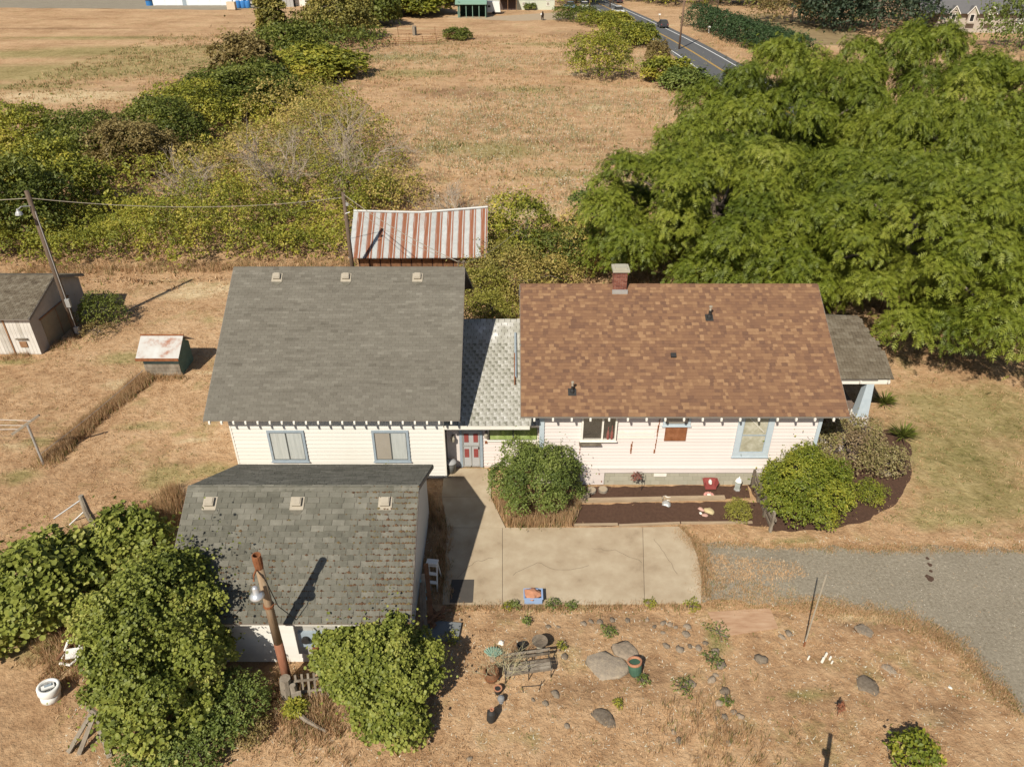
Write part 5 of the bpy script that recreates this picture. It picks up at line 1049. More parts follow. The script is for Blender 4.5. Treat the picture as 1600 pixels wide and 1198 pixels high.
for k, (px, py, r, h) in enumerate(((793, 950, .2, .22), (805, 948, .22, .25), (823, 975, .16, .3), (878, 1012, .2, .25), (950, 990, .3, .3), (1003, 1065, .25, .2), (1080, 950, .3, .25), (1112, 1035, .35, .3), (1135, 1098, .2, .2), (965, 1100, .18, .15), (865, 946, .3, .2), (892, 948, .25, .2), (1015, 945, .25, .2), (1065, 1075, .4, .25), (1120, 990, .5, .3), (705, 1000, .3, .3))):
    p = G(px, py); shrub(p.x, p.y, r, h, L_shrub if k % 3 else L_mix, .07, 260 if r < .25 else 420, ('small green weed tuft in the dry bed, %s' % ('under the left patio edge', 'beside the blue tub', 'above the birdbath', 'right of the bench', 'in the middle of the stone row', 'right of the green pot', 'at the right patio corner', 'inside the right stone ring', 'low on the right stone ring', 'below the green pot', 'right below the blue tub', 'second below the patio edge', 'near the patio joint', 'between pot and stone ring', 'left of the plywood', 'by the scrap heap')[k]), 'weed', 7, inner=.4, name='weed')
p = G(785, 1060); t = thing('dry_weeds', 'pale dry stalks growing out of the barrel planter', 'dried plant', (p.x, p.y, .1)); m = MB(); q = random.Random(3)
for k in range(16): bare(m, (q.uniform(-.35, .35), q.uniform(-.2, .2), 0), (q.uniform(-.6, .6), q.uniform(-.5, .5), 1), q.uniform(.6, 1.1), .014, q, 1)
m.build('stalks', gmat('pale_stalk', [(.3, .27, .15), (.45, .4, .25)]), t, local=True)
p = G(1308, 1118); t = thing('dock_plant', 'rust-red dried dock stalk standing in the dry grass', 'dried plant', (p.x, p.y, 0)); m = MB(); m.tube([(0, 0, 0), (.03, 0, .7)], .012, 5); m.build('stalk', M_rust, t, local=True)
V, Fc, ti = leaves([((.02, 0, .35), (.07, .07, .25))], 200, .08, seed=8); put('seed_head', npmesh('seed_head', V, Fc, ti), gmat('dock_red', [(.12, .04, .02), (.25, .1, .05)], 3, .5, 'attr'), t, local=True)
# field trees
p = G(935, 120); tree('field_tree', 'lone yellow-green bushy tree standing in the dry field', 'tree', p.x, p.y, 5.2, 6.6, L_mix, .3, 16000, lobes=36, lr=1.5, z0=.25, inner=.6)
for px, py, r, h, mt_, lb in ((975, 72, 5.0, 4.0, L_mix, 'broad green roadside bush above the lone field tree'), (1000, 68, 3.2, 3.6, L_dark, 'grey-green roadside bush with bare twigs'), (1042, 128, 3.6, 3.4, L_mix, 'bush at the roadside where the walnut crown begins'),
                              (938, 40, 5, 2.6, L_mix, 'low roadside bush in front of the parked trucks'), (905, 32, 6, 3.0, L_dark, 'dark rounded bush beside the parked trucks'), (1026, 98, 1.8, 3.4, L_brown, 'thin leafless brown roadside shrub by the white edge line'),
                              (715, 62, 2.6, 2.2, L_dark, 'small dark green bush at the end of the pipe pen fence'), (958, 36, 4, 2.4, L_mix, 'roadside bush by the white pickup'), (1070, 140, 3.4, 2.8, L_shrub, 'green bush close to the highway shoulder')):
    p = G(px, py); tree('roadside_bush', lb, 'bush', p.x, p.y, r, h, mt_, .42, 8000, lobes=24, lr=r * .3, z0=.25, proto='rb%d' % (1 if r > 4 else 0), inner=.7)
# clipped hedge rows along the highway
for k in range(11):
    f = k / 10; px = 1092 + f * 148; py = 42 + f * 52; p = G(px, py)
    tree('hedge_shrub', 'dark green conical hedge shrub, %s from the far end of the highway hedge row' % ('first', 'second', 'third', 'fourth', 'fifth', 'sixth', 'seventh', 'eighth', 'ninth', 'tenth', 'eleventh')[k], 'hedge', p.x, p.y, 3.4, 4.6 - .6 * f, L_hedge, .34, 6000, lobes=22, lr=1.3, proto='hedge', z0=.2, group='conical shrubs of the highway hedge', flat=1.2)
for k, (px, py, r, h, mt_, lb) in enumerate(((1365, 50, 13, 13, L_conif, 'spreading dark conifer at the top centre-right'), (1300, 42, 10, 11, L_conif, 'dark conifer left of the spreading conifer'), (1415, 34, 11, 15, L_conif, 'conifer at the top edge left of the grey-roofed house'),
      (1235, 36, 10, 10, L_brown, 'brownish tree behind the highway hedge'), (1180, 8, 10, 11, L_dark, 'dark tree at the top edge beyond the highway'), (1125, 6, 9, 9, L_shrub, 'green roadside tree at the far end of the highway hedge'), (1055, 8, 9, 9, L_mix, 'green tree at the top edge beyond the far lane'), (1020, 2, 8, 8, L_dark, 'dark tree at the top edge near the dark cars'),
      (900, 6, 8, 9, L_mix, 'green tree behind the mobile home right end'), (925, 4, 8, 9, L_dark, 'dark tree behind the parked trucks'), (1460, 25, 8, 14, L_lime, 'bright yellow-green tree beside the grey-roofed house'), (1270, 8, 12, 14, L_olive, 'olive tree at the top edge left of the conifers'), (1595, 78, 8, 12, L_shrub, 'green cypress at the right edge by the grey-roofed house'), (20, -8, 14, 9, L_dark, 'dark tree at the top left corner'), (150, -12, 16, 9, L_dark, 'dark tree left of the white barn'))):
    p = G(px, max(py, -60)); tree('distant_tree', lb, 'tree', p.x, p.y, r, h, mt_, .75, 9000, lobes=34, lr=r * .27, z0=.2, proto='far%d' % (k % 3), inner=.7)
# brownish rough verge beyond the hedge
sheet('verge', [G(1085, 30)[:2], G(1200, 20)[:2], G(1330, 45)[:2], G(1360, 70)[:2], G(1230, 72)[:2]], .006, gmat('brown_verge', [(.12, .09, .04), (.24, .17, .085), (.3, .26, .12)], .4, .9, detail=8), .8, 4)

# ================================================================== FAR BUILDINGS AND VEHICLES
SH = thing('green_shelter', 'open-fronted green metal shelter with pale posts at the far end of the field', 'shelter', (-10, 208, 0))
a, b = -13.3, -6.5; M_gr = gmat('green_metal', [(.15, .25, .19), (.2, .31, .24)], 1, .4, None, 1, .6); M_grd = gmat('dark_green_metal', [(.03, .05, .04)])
MB().profx([(206.6, 3.1), (214, 6.2), (214, 6.05), (206.6, 2.95)], a - .9, b + .2).build('roof', M_gr, SH)
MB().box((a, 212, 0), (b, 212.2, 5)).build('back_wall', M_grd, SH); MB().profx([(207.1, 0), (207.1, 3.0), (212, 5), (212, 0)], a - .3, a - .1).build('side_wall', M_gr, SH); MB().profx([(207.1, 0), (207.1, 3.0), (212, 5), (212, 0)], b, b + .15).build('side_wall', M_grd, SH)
for k in range(5): MB().box((a + .1 + k * 1.62, 206.95, 0), (a + .25 + k * 1.62, 207.09, 2.96)).build('post', M_gr, SH)
MH = thing('mobile_home', 'long pale green mobile home with small porch behind the field', 'house', (3, 228, 0)); M_mh = gmat('pale_green_siding', [(.45, .47, .37), (.52, .53, .43)], 1, .4)
mw = MB().box((-8, 226, 0), (11.6, 232, 3.2)).build('wall', M_mh, MH); MB().profx([(225.4, 3.1), (229, 4.6), (232.6, 3.1), (232.6, 3.0), (225.4, 3.0)], -8.4, 11.9).build('roof', gmat('dark_roof', [(.06, .05, .05), (.1, .09, .085)]), MH)
for x, d_ in ((-5.3, 0), (3.2, 0), (5.6, 0), (9.8, 0), (9.8, 1)):
    window(MH, x - .45, x + .45, 1.0 - .0 * d_ if not d_ else 2.2, 1.9 if not d_ else 2.9, 225.99, M_white, (M_curtain2 if not d_ else M_curtain,), .1, .05)
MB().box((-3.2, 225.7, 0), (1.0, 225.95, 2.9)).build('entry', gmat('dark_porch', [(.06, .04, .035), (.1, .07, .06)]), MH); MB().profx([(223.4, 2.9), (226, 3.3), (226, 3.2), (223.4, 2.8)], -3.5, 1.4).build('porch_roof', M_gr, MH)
for x in (-3.3, -1.2, 1.1): MB().box((x, 223.6, 0), (x + .12, 223.72, 2.8)).build('porch_post', M_brownwood, MH)
for px, py, r_, lb in ((824, 17, 1.0, 'left of two small round bushes at the mobile home wall'), (832, 16, .9, 'right of two small round bushes at the mobile home wall')):
    p = G(px, py); tree('foundation_bush', lb, 'bush', p.x, 225.0, r_, 1.8, L_dark, .3, 900, lobes=10)
t = thing('white_trailer', 'white box trailer parked between the shelter and the mobile home', 'trailer', (-5.0, 216, .0)); MB().add([(-1.7, -1.2, .5), (2.0, -1.2, .5), (2.0, 1.2, .5), (-1.7, 1.2, .5), (-1.7, -1.2, 3.0), (1.7, -1.2, 2.9), (1.7, 1.2, 2.9), (-1.7, 1.2, 3.0)], BOXF).build('box', M_plasticw, t, local=True)
MB().box((-1.3, -1.22, 1.6), (-.6, -1.203, 2.1)).build('window', M_black, t, local=True); MB().tube([(.2, -1.25, .35), (.2, -1.05, .35)], .35, 12).build('wheel', M_black, t, local=True); MB().beam((2, 0, .5), (3.4, 0, .45), .1, .1).build('drawbar', M_black, t, local=True)
def car(px, py, rz, colr, label, kind='car', L=4.6, W=1.85, H_=1.5, bed=False):
    p = G(px, py); t = thing('parked_' + kind if 'park' in label else kind, label, kind.replace('_', ' '), (p.x, p.y, .02), rz=rz); mt_ = gmat('car_paint_' + '_'.join(str(int(c * 100)) for c in colr), [colr], rough=.3, spec=.5)
    x0, x1 = -L / 2, L / 2; prof = [(x0, .35), (x0, .85), (x0 + .15, .95), (x1 - 1.25, 1.0), (x1 - .15, .85), (x1, .7), (x1, .35)]
    m = MB(); n = len(prof); vs = [(x, -W / 2, z) for x, z in prof] + [(x, W / 2, z) for x, z in prof]
    m.add(vs, [tuple(range(n)), tuple(range(n, 2 * n))[::-1]] + [(i, n + i, n + (i + 1) % n, (i + 1) % n) for i in range(n)]); m.build('body', mt_, t, local=True)
    c0 = x0 + (1.9 if bed else .15); c1 = x1 - (1.4); hw = W / 2 - .04; tw2 = W / 2 - .25
    MB().add([(c0, -hw, .95), (c1, -hw, .98), (c1, hw, .98), (c0, hw, .95), (c0 + .25, -tw2, H_ - .06), (c1 - .75, -tw2, H_ - .06), (c1 - .75, tw2, H_ - .06), (c0 + .25, tw2, H_ - .06)], BOXF).build('windows', M_black, t, local=True)
    MB().add([(c0 + .22, -tw2 - .02, H_ - .06), (c1 - .72, -tw2 - .02, H_ - .06), (c1 - .72, tw2 + .02, H_ - .06), (c0 + .22, tw2 + .02, H_ - .06), (c0 + .3, -tw2 + .05, H_), (c1 - .82, -tw2 + .05, H_), (c1 - .82, tw2 - .05, H_), (c0 + .3, tw2 - .05, H_)], BOXF).build('roof', mt_, t, local=True)
    if bed:
        MB().box((x0 + .1, -W / 2 + .12, .96), (c0 - .1, W / 2 - .12, .975)).build('cargo_bed', M_black, t, local=True)
    for x in (x0 + .85, x1 - .85):
        for s_ in (-1, 1):
            o = MB().tube([(x, s_ * (W / 2 - .2), .33), (x, s_ * (W / 2 + .02), .33)], .34, 14).build('tyre', M_black, t, local=True); MB().tube([(x, s_ * (W / 2 + .021), .33), (x, s_ * (W / 2 + .035), .33)], .2, 10).build('rim', M_galv, o, local=True)
    for s_ in (-1, 1):
        MB().box((x1 - .05, s_ * .62 - .18, .62), (x1 + .012, s_ * .62 + .18, .76)).build('headlight', M_whl, t, local=True); MB().box((x0 - .012, s_ * .7 - .12, .65), (x0 + .05, s_ * .7 + .12, .88)).build('tail_light', M_redp, t, local=True)
    return t
rdir = math.atan2(30, -1.5) - R(90) + R(90)
car(1035, 43, R(92), (.045, .045, .05), 'dark grey hatchback driving away on the highway', 'car', 4.3, 1.9, 1.62)
car(966, 22, R(-80), (.7, .7, .68), 'white pickup coming down the highway near lane', 'pickup_truck', 5.4, 2.0, 1.85, True)
car(965, 5, R(100), (.05, .04, .045), 'dark car with red tail lights at the top edge of the highway', 'car', 4.6, 1.9, 1.6)
car(891, 14, R(-70), (.16, .22, .28), 'blue-grey pickup parked right of the mobile home', 'pickup_truck', 5.2, 1.95, 1.8, True)
car(913, 14, R(-85), (.6, .6, .58), 'white pickup parked behind the roadside bushes', 'pickup_truck', 5.2, 1.95, 1.8, True)
t = thing('flatbed_trailer', 'empty flatbed utility trailer in front of the blue-grey pickup', 'trailer', (*G(884, 25)[:2], 0)); MB().box((-1.8, -.9, .55), (1.8, .9, .65)).build('deck', M_wood, t, local=True); m = MB()
for x in (-1.8, 0, 1.75): m.box((x, -.92, .3), (x + .06, -.88, 1.1))
m.box((-1.8, -.94, 1.1), (1.8, -.9, 1.16)); m.build('side_rail', M_black, t, local=True)
for x in (-.5, .5): MB().tube([(x, -1.05, .3), (x, -.92, .3)], .3, 10).build('wheel', M_black, t, local=True)
# white barns upper left
BN = thing('white_barn', 'long white metal barn cut by the top edge at upper left', 'barn', (-85, 240, 0)); x0 = G(240, 9).x; x1 = G(392, 9).x
bw_ = MB().box((x0, 238, 0), (x1 - 7, 262, 6)).build('wall', gmat('barn_white', [(.62, .66, .68), (.72, .74, .75)], .5, .4), BN); MB().profx([(237.4, 6), (250, 9), (262.6, 6), (262.6, 5.9), (237.4, 5.9)], x0 - .5, x1 - 6.5).build('roof', M_galv, BN)
for k in range(8): xx = x0 + .6 + k * 3.2; MB().box((xx, 237.93, .1), (xx + 2.9, 237.99, 5.6)).build('wall_panel', MATS['barn_white'], bw_, local=True)
MB().box((x0 + 8.5, 237.85, 0), (x0 + 9.6, 237.92, 5)).build('dark_door', M_bluegrey, BN)
BN2 = thing('grey_metal_shed', 'pale corrugated shed at the top edge right of the poplar', 'shed', (-66, 236, 0)); x0, x1 = G(447, 8).x, G(465, 8).x; ws = MB().box((x0, 234, 0), (x1, 242, 6)).build('wall', M_galv, BN2)
for k in range(4): MB().box((x0 + .1 + k * .95, 233.93, 0), (x0 + .9 + k * .95, 233.99, 6)).build('wall_panel', M_galv, ws, local=True)
MB().profx([(233.5, 6), (238, 7.2), (242.5, 6), (242.5, 5.9), (233.5, 5.9)], x0 - .3, x1 + .3).build('roof', M_galv, BN2)
t = thing('white_shed', 'low white shed beside the pale corrugated shed', 'shed', (*G(472, 10)[:2], 0)); MB().box((-1.8, 0, 0), (1.9, 3, 2.4)).build('wall', M_white, t, local=True); MB().box((-1.9, -.1, 2.4), (2, 3.1, 2.55)).build('roof', M_galv, t, local=True)
def block(px, py, name, label, cat, parts):
    p = G(px, py); t = thing(name, label, cat, (p.x, p.y, 0))
    for nm, a, b, mt_ in parts: MB().box(a, b).build(nm, mt_, t, local=True)
    return t
M_bl = gmat('blue_machine', [(.02, .12, .34), (.05, .2, .45)], 1, .6)
block(363, 16, 'pallet_box', 'tan crate standing in the gravel yard in front of the white barn', 'crate', [('box', (-1.1, -.8, .15), (1.1, .8, 2.0), gmat('tan_crate', [(.5, .4, .28), (.6, .5, .37)])), ('skid', (-1, -.7, 0), (1, .7, .15), M_wood)])
for px, lb in ((373, 'blue drum-shaped tank next to the tan crate'), (381, 'middle blue tank in the gravel yard'), (388, 'blue tank farthest right in the gravel yard')):
    p = G(px, 13); t = thing('blue_tank', lb, 'tank', (p.x, p.y, 0)); MB().lathe((0, 0, 0), [(.7, 0), (.75, .2), (.75, 1.6), (.5, 1.9)], 14).build('tank', M_bl, t, True, local=True); MB().lathe((0, 0, 1.9), [(.2, 0), (.2, .15)], 10).build('lid', M_plasticw, t, local=True)
car(399, 8, R(10), (.5, .47, .42), 'tan car parked in the gravel yard left of the poplar', 'car')
p = G(234, 9); t = thing('blue_drum', 'blue drum at the left end of the white barn', 'drum', (p.x, p.y, 0)); MB().lathe((0, 0, 0), [(.9, 0), (.9, 1.3)], 12).build('drum', M_bl, t, local=True); MB().lathe((0, 0, 1.3), [(.95, 0), (.9, .12)], 12).build('rim', M_black, t, local=True)
# grey-roofed house upper right
FH = thing('distant_house', 'beige two-storey house with dark grey roof, three gabled dormers and solar panels at upper right', 'house', (100.5, 178, 0)); FH.scale = (.85, .85, .85); FH.rotation_euler.z = R(-8)
fr_ = gmat('slate_roof', [(.09, .088, .09), (.14, .135, .135)], 2, .5); bg_ = gmat('beige_stucco', [(.36, .31, .26), (.42, .37, .31)], 1, .4)
hw = MB().profx([(0, 0), (0, 5.2), (6.5, 9.6), (13, 5.2), (13, 0)], -9, 13).build('wall', bg_, FH, local=True)
hr = MB().profx([(-1, 4.6), (6.5, 9.9), (14, 4.6), (14, 4.4), (6.5, 9.65), (-1, 4.4)], -14, 13.8).build('roof', fr_, FH, local=True)
MB().profx([(-1.05, 4.35), (-1.05, 4.65), (6.5, 9.98), (14.05, 4.65), (14.05, 4.35), (6.5, 9.6)], 13.8, 13.95).build('rake_board', M_white, hr, local=True)
for k in range(3):
    x = -6 + k * 4.4; d_ = MB(); d_.add([(x - 1.3, -1.4, 4.5), (x, -1.4, 6.2), (x, 2.6, 6.2), (x - 1.3, -1.4, 4.35), (x, -1.4, 6.05), (x + 1.3, -1.4, 4.5), (x + 1.3, -1.4, 4.35), (x - 1.3, .2, 4.5), (x + 1.3, .2, 4.5)], [(0, 1, 2, 7), (5, 1, 2, 8)]); d_.build('dormer_roof', fr_, hr, local=True)
    MB().add([(x - 1.0, -1.2, 2.2), (x + 1.0, -1.2, 2.2), (x + 1.0, -1.2, 4.7), (x, -1.2, 6.0), (x - 1.0, -1.2, 4.7)], [(0, 1, 2, 3, 4)]).build('dormer_wall', bg_, hw, local=True)
    MB().beam((x - 1.4, -1.45, 4.35), (x, -1.45, 6.2), .08, .18).build('dormer_trim', M_white, hr, local=True); MB().beam((x + 1.4, -1.45, 4.35), (x, -1.45, 6.2), .08, .18).build('dormer_trim', M_white, hr, local=True)
    window(FH, 0, 1, 0, 1, 0, M_white, (M_curtain2,), .1) if False else None
    wo_ = MB().box((x - .55, -1.26, 2.6), (x + .55, -1.203, 4.4)).build('window', M_white, FH, local=True); MB().box((x - .42, -1.29, 2.75), (x + .42, -1.262, 4.25)).build('pane', M_dark, wo_, local=True)
wo_ = MB().box((9.6, -.07, 2.2), (12, -.003, 4.2)).build('window', M_white, FH, local=True); MB().box((9.8, -.1, 2.35), (11.8, -.072, 4.05)).build('pane', M_curtain, wo_, local=True)
for k in range(8): 
    x = -4 + k * 1.7; MB().add([(x, 4.2, 8.35), (x + 1.62, 4.2, 8.35), (x + 1.62, 6.0, 9.62), (x, 6.0, 9.62)], [(0, 1, 2, 3)]).build('solar_panel', gmat('solar', [(.03, .03, .045)], rough=.2), hr, local=True)
# roadside power poles
for px, py, h, lb in ((1061, 77, 15, 'leaning brown power pole on the near side of the highway'), (1120, 22, 14, 'pale power pole beyond the highway hedge'), (953, 12, 12, 'power pole by the highway at the top edge'), (921, 17, 12, 'power pole beside the white parked pickup')):
    p = G(px, py); t = upole(p.x, p.y, h, .16, lb, 'power_pole', lean=(.0, 0), mat=M_bark if px == 1120 else gmat('brown_pole', [(.16, .1, .07), (.24, .16, .11)])); MB().box((-1.1, -.06, h - .8), (1.1, .06, h - .65)).build('crossarm', M_wood, t, local=True)
p = G(1030, 30); block(1030, 31, 'mailbox', 'white roadside mailbox on the far shoulder of the highway', 'mailbox', [('post', (-.06, -.06, 0), (.06, .06, 1.0), M_wood), ('box', (-.25, -.12, 1.0), (.25, .12, 1.3), M_plasticw)])
block(1107, 52, 'mailbox', 'small pale post box in front of the highway hedge', 'mailbox', [('post', (-.08, -.08, 0), (.08, .08, 1.0), M_plasticw), ('box', (-.25, -.15, 1.0), (.25, .15, 1.35), M_plasticw)])
# pipe pens in the field
def panels(pts, lab, cat='fence'):
    P_ = [G(*p) for p in pts]; t = thing('pipe_fence', lab, cat, (P_[0].x, P_[0].y, 0))
    for a, b in zip(P_, P_[1:]):
        n_ = max(1, round((b - a).length / 3.2)); 
        for k in range(n_):
            u0 = a.lerp(b, k / n_); u1 = a.lerp(b, (k + 1) / n_); m = MB()
            for z in (.35, .75, 1.15, 1.5): m.tube([u0 + Vector((0, 0, z)), u1 + Vector((0, 0, z))], .035, 4)
            m.build('panel', M_rust, t); MB().tube([u0, u0 + Vector((0, 0, 1.65))], .06, 5).build('post', M_brownwood, t)
panels(((597, 72), (640, 72), (682, 70)), 'rusty pipe corral fence in the far field, left run'); panels(((682, 70), (700, 66), (712, 64)), 'pipe corral fence with dark posts beside the small dark bush'); panels(((622, 55), (680, 55), (706, 55)), 'farther thin wire fence behind the corral')
p = G(648, 56); t = thing('weathered_box', 'narrow grey weathered feeder box standing in the corral', 'box', (p.x, p.y, 0)); MB().box((-.4, -.3, 0), (.4, .3, 1.9)).build('box', M_wood, t, local=True); MB().box((.1, -.32, .1), (.42, -.302, 1.7)).build('dark_side', M_black, t, local=True)
# a dark horse seen end-on by the track
p = G(847.5, 32); t = thing('horse', 'dark horse with a white patch standing end-on beside the far track', 'horse', (p.x, p.y, 0)); me = bpy.data.meshes.new('body')
vs = [(0, .0, 1.15), (0, -.6, 1.2), (0, -.85, 1.65), (.02, -1.0, 2.05), (.02, -1.35, 1.85), (0, .6, 1.2), (.18, -.6, .65), (.16, -.62, .05), (-.18, -.6, .65), (-.16, -.55, .05), (.18, .65, .7), (.17, .72, .05), (-.18, .65, .7), (-.17, .66, .05), (0, .85, 1.0), (0, .92, .5)]
es = [(0, 1), (1, 2), (2, 3), (3, 4), (0, 5), (1, 6), (6, 7), (1, 8), (8, 9), (5, 10), (10, 11), (5, 12), (12, 13), (5, 14), (14, 15)]
me.from_pydata(vs, es, []); o = put('body', me, gmat('bay_coat', [(.03, .02, .016), (.06, .04, .03)]), t, local=True); sk = o.modifiers.new('skin', 'SKIN')
rr_ = [.36, .33, .22, .14, .09, .34, .12, .06, .12, .06, .15, .06, .15, .06, .07, .05]
for i, v in enumerate(me.skin_vertices[0].data if me.skin_vertices else []): v.radius = (rr_[i], rr_[i])
if not me.skin_vertices:
    bm = bmesh.new(); bm.from_mesh(me); ly = bm.verts.layers.skin.verify()
    for i, v in enumerate(bm.verts): v[ly].radius = (rr_[i], rr_[i]); v[ly].use_root = (i == 0)
    bm.to_mesh(me); bm.free()
o.modifiers.new('sub', 'SUBSURF').levels = 1
MB().rock((-.2, -.5, 1.35), .26, 1, 4).build('white_patch', M_whl, t, local=True)

# ================================================================== GRASS
RG = np.random.default_rng(77)
block_polys = [drive_poly] + mulch_polys + patio_polys + [[(-11.95, 25.6), (-2.8, 25.6), (-2.8, 37.4), (-11.95, 37.4)], [(-2.9, 26.2), (1.3, 26.2), (1.3, 33.2), (-2.9, 33.2)], [(1.2, 25.15), (17.3, 25.15), (17.3, 35.7), (1.2, 35.7)],
    [(-10.8, 16.0), (-3.4, 16.0), (-3.4, 23.3), (-10.8, 23.3)], [(-35, 36.6), (-26.6, 36.6), (-26.6, 42.4), (-35, 42.4)], [(-19.9, 34.3), (-17.8, 34.3), (-17.8, 36.2), (-19.9, 36.2)], [(-10.4, 46.5), (-2, 46.5), (-2, 49.2), (-10.4, 49.2)], [tuple(G(*p)[:2]) for p in ((1105, 957), (1203, 951), (1216, 982), (1125, 996))]]
def free(x, y, skip_drive=True):
    ok = np.ones(len(x), bool)
    for pl in block_polys: ok &= ~inpoly(x, y, pl)
    return ok
def blades(name, x, y, h, wd, nb, mat, label, spread=.08, lean=.8, tint=None, cat='grass', seed=1):
    rg = np.random.default_rng(seed); n = len(x) * nb; X = np.repeat(x, nb) + rg.normal(size=n) * spread; Y = np.repeat(y, nb) + rg.normal(size=n) * spread
    a = rg.random(n) * 6.283; H_ = h * (.5 + .9 * rg.random(n)) if np.isscalar(h) else np.repeat(h, nb) * (.5 + .9 * rg.random(n)); ln = rg.random(n) * lean * H_
    b = rg.random(n) * 6.283; bx = np.cos(b) * wd / 2; by = np.sin(b) * wd / 2; z0 = np.zeros(n)
    V = np.stack([np.stack([X - bx, Y - by, z0], 1), np.stack([X + bx, Y + by, z0], 1), np.stack([X + np.cos(a) * ln, Y + np.sin(a) * ln, H_], 1)], 1).reshape(-1, 3)
    ti = np.repeat(tint if tint is not None else rg.random(len(x)), nb) * .6 + rg.random(n) * .4
    return put(name, npmesh(name, V, np.arange(3 * n).reshape(-1, 3), ti), mat, label=label, cat=cat, kind='stuff')
n = 52000; x = RG.uniform(-34, 30, n); y = 9.5 + 42 * RG.random(n) ** 1.25
k_ = free(x, y) & (np.abs(x) < 3 + y * .8) & (RG.random(n) < .35 + .65 * np.clip(.5 + np.sin(x * 1.1 + np.sin(y * .8) * 2) * .4 + np.sin(y * 1.7 + x * .35) * .4, 0, 1)); x = x[k_]; y = y[k_]
grn = patch(x, y, GREEN); drt = patch(x, y, DIRT); r_ = RG.random(len(x)); isg = r_ < np.clip(grn * .55 + .04, 0, .6); sel = ~isg & (RG.random(len(x)) > drt * .75)
blades('dry_grass', x[sel], y[sel], .085, .028, 6, M_straw, 'short sun-bleached dry grass of the yard', seed=2, lean=1.5)
blades('green_grass', x[isg], y[isg], .075, .03, 6, M_greenb, 'patches of green grass in the dry yard', seed=3, lean=1.2)
# long grass: along the wire ridge, by the patio bush, beside the garage, fence lines
LG = []
def longline(pts, n, wd, h):
    P_ = [G(*p) for p in pts]
    for a, b in zip(P_, P_[1:]):
        f = RG.random(n); LG.append(np.stack([a.x + (b.x - a.x) * f + RG.normal(size=n) * wd, a.y + (b.y - a.y) * f + RG.normal(size=n) * wd, np.full(n, h)], 1))
longline(((228, 592), (205, 612), (150, 655), (110, 690), (75, 720)), 420, .22, .38)
longline(((265, 770), (262, 830)), 260, .22, .6); longline(((150, 830), (260, 790)), 220, .35, .35); longline(((90, 985), (130, 1050)), 260, .5, .35); longline(((420, 1085), (520, 1110)), 220, .5, .3); longline(((430, 1120), (560, 1150)), 160, .5, .25)
longline(((10, 560), (120, 530)), 150, .3, .25); longline(((215, 590), (290, 592)), 90, .15, .25); longline(((700, 950), (1090, 948)), 300, .10, .14); longline(((1080, 1120), (1160, 1198)), 160, .8, .3); longline(((560, 415), (20, 425)), 700, .5, .4); longline(((1090, 905), (1230, 930)), 160, .25, .1); longline(((1062, 830), (1095, 862), (1098, 935)), 240, .16, .12); longline(((1075, 848), (1330, 858), (1600, 858)), 320, .12, .08); longline(((1100, 940), (1240, 944), (1330, 950), (1430, 970), (1500, 1012), (1590, 1110)), 300, .22, .08); longline(((655, 770), (690, 830), (690, 940)), 130, .2, .3)
pg = [tuple(G(*p)[:2]) for p in ((771, 782), (905, 785), (893, 823), (796, 825))]
xx = RG.uniform(min(p[0] for p in pg), max(p[0] for p in pg), 900); yy = RG.uniform(min(p[1] for p in pg), max(p[1] for p in pg), 900); k_ = inpoly(xx, yy, pg); LG.append(np.stack([xx[k_], yy[k_], np.full(k_.sum(), .42)], 1))
isl = [tuple(G(*p)[:2]) for p in ((1092, 862), (1170, 872), (1245, 880), (1262, 900), (1180, 910), (1100, 908))]
xx = RG.uniform(6.5, 12, 2600); yy = RG.uniform(18, 22.5, 2600); k_ = inpoly(xx, yy, isl); blades('drive_grass', xx[k_], yy[k_], .07, .03, 7, M_straw, 'island of dry grass on the driveway next to the patio', seed=21, lean=1.6)
for (px, py, r_) in ((1449, 872, .08), (1453, 882, .1), (1454, 892, .07), (1453, 903, .17)):
    p = G(px, py); q = random.Random(px); sheet('oil_stain', [(p.x + math.cos(a) * r_ * q.uniform(.7, 1.3), p.y + math.sin(a) * r_ * q.uniform(.7, 1.3)) for a in np.linspace(0, 6.283, 11)[:-1]], .013, gmat('oil_brown', [(.06, .035, .022), (.1, .06, .04)], 9, .8, None, 1, .6))
A_ = np.concatenate(LG); blades('long_dry_grass', A_[:, 0], A_[:, 1], A_[:, 2], .022, 10, M_straw, 'tall golden grass in clumps and lines about the yard', .07, .45, seed=5)
A2 = A_[RG.random(len(A_)) < .4]; blades('long_green_grass', A2[:, 0], A2[:, 1], A2[:, 2] * .8, .024, 6, M_greenb, 'greenish stems mixed in the tall golden grass', .09, .5, seed=6)
# straw litter and gravel chips
n = 9000; x = RG.uniform(-14, 30, n); y = RG.uniform(9.5, 22, n); k_ = free(x, y); x = x[k_]; y = y[k_]
blades('straw_litter', x, y, .03, .03, 2, M_flower, 'pale leaf litter and straw scattered in the dry bed', .2, 4, seed=8, cat='litter')
dp = np.array(drive_poly); n = 24000; x = RG.uniform(6, 34, n); y = RG.uniform(8, 22.5, n); k_ = inpoly(x, y, drive_poly); x = x[k_]; y = y[k_]
blades('gravel_chips', x, y, .022, .05, 1, gmat('chips', [(.12, .105, .085), (.3, .27, .22), (.6, .56, .48)], .3, .2, 'attr', 1.0, .9), 'loose pale and dark stones on the gravel driveway', .05, 1.5, seed=9, cat='gravel')
k_ = RG.random(len(x)) < .12; blades('driveway_straw', x[k_], y[k_], .02, .03, 1, M_straw, 'bits of straw blown over the driveway', .05, 8, seed=10, cat='litter')
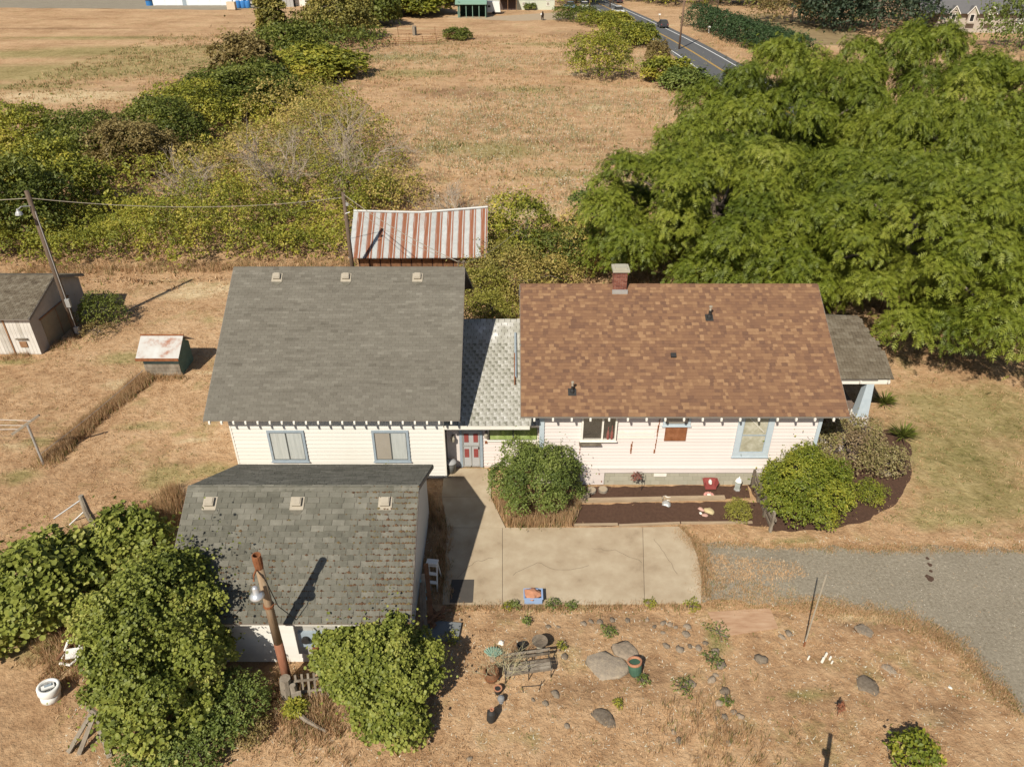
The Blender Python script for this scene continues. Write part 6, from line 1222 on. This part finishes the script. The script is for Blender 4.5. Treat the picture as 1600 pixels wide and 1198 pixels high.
# field weeds: pale flower heads and tufts
C_ = []
for cx, cy, rx, ry in FLOW:
    n = int(9 * rx * ry ** .7) + 25; C_.append(np.stack([cx + RG.normal(size=n) * rx * .8, cy + RG.normal(size=n) * ry * .8], 1))
C_ = np.concatenate(C_); C_ = C_[free(C_[:, 0], C_[:, 1])]
blades('field_weeds', C_[:, 0], C_[:, 1], .45, .07, 5, gmat('pale_weeds', [(.18, .17, .07), (.34, .30, .15), (.48, .42, .26)], .4, .5, 'attr', .9, .8, trans=.25), 'pale green weeds standing in the dry field', .25, .7, seed=11)
def heads(name, P, r, mat, label, seed):
    rg = np.random.default_rng(seed); n = len(P); z = .45 + .25 * rg.random(n); s = r * (.5 + rg.random(n)); a = rg.random(n) * 6.28; V = []
    for k in range(4): V.append(np.stack([P[:, 0] + np.cos(a + k * 1.57) * s, P[:, 1] + np.sin(a + k * 1.57) * s, z + (rg.random(n) - .5) * .05], 1))
    put(name, npmesh(name, np.stack(V, 1).reshape(-1, 3), np.arange(4 * n).reshape(-1, 4), rg.random(n)), mat, label=label, cat='flowers', kind='stuff')
D_ = np.repeat(C_, 3, 0) + RG.normal(size=(len(C_) * 3, 2)) * .5; heads('white_flower_heads', D_, .05, M_flower, 'small white flower heads over the dry field', 12)
n = 30000; x = RG.uniform(-75, 60, n); y = 46 + 130 * RG.random(n) ** 1.2; k_ = (np.abs(x - 3) < y * .8) & free(x, y) & (np.abs(x - np.interp(y, [p[1] for p in rc], [p[0] for p in rc])) > 5.5); x = x[k_]; y = y[k_]
k_ = RG.random(len(x)) < .25 + .75 * np.clip(.4 + .6 * np.sin(x * .31 + 1.3 * np.sin(y * .17)) * np.sin(y * .23 + x * .05), 0, 1); x = x[k_]; y = y[k_]
blades('field_grass', x, y, .28, .11, 5, M_straw, 'coarse dry tufts of the far field', .3, 1.2, seed=13)
k_ = RG.random(len(x)) < .10 + .75 * patch(x, y, GREEN); blades('field_green', x[k_], y[k_], .3, .12, 5, M_greenb, 'greener weeds in the far field', .3, 1.0, seed=14)
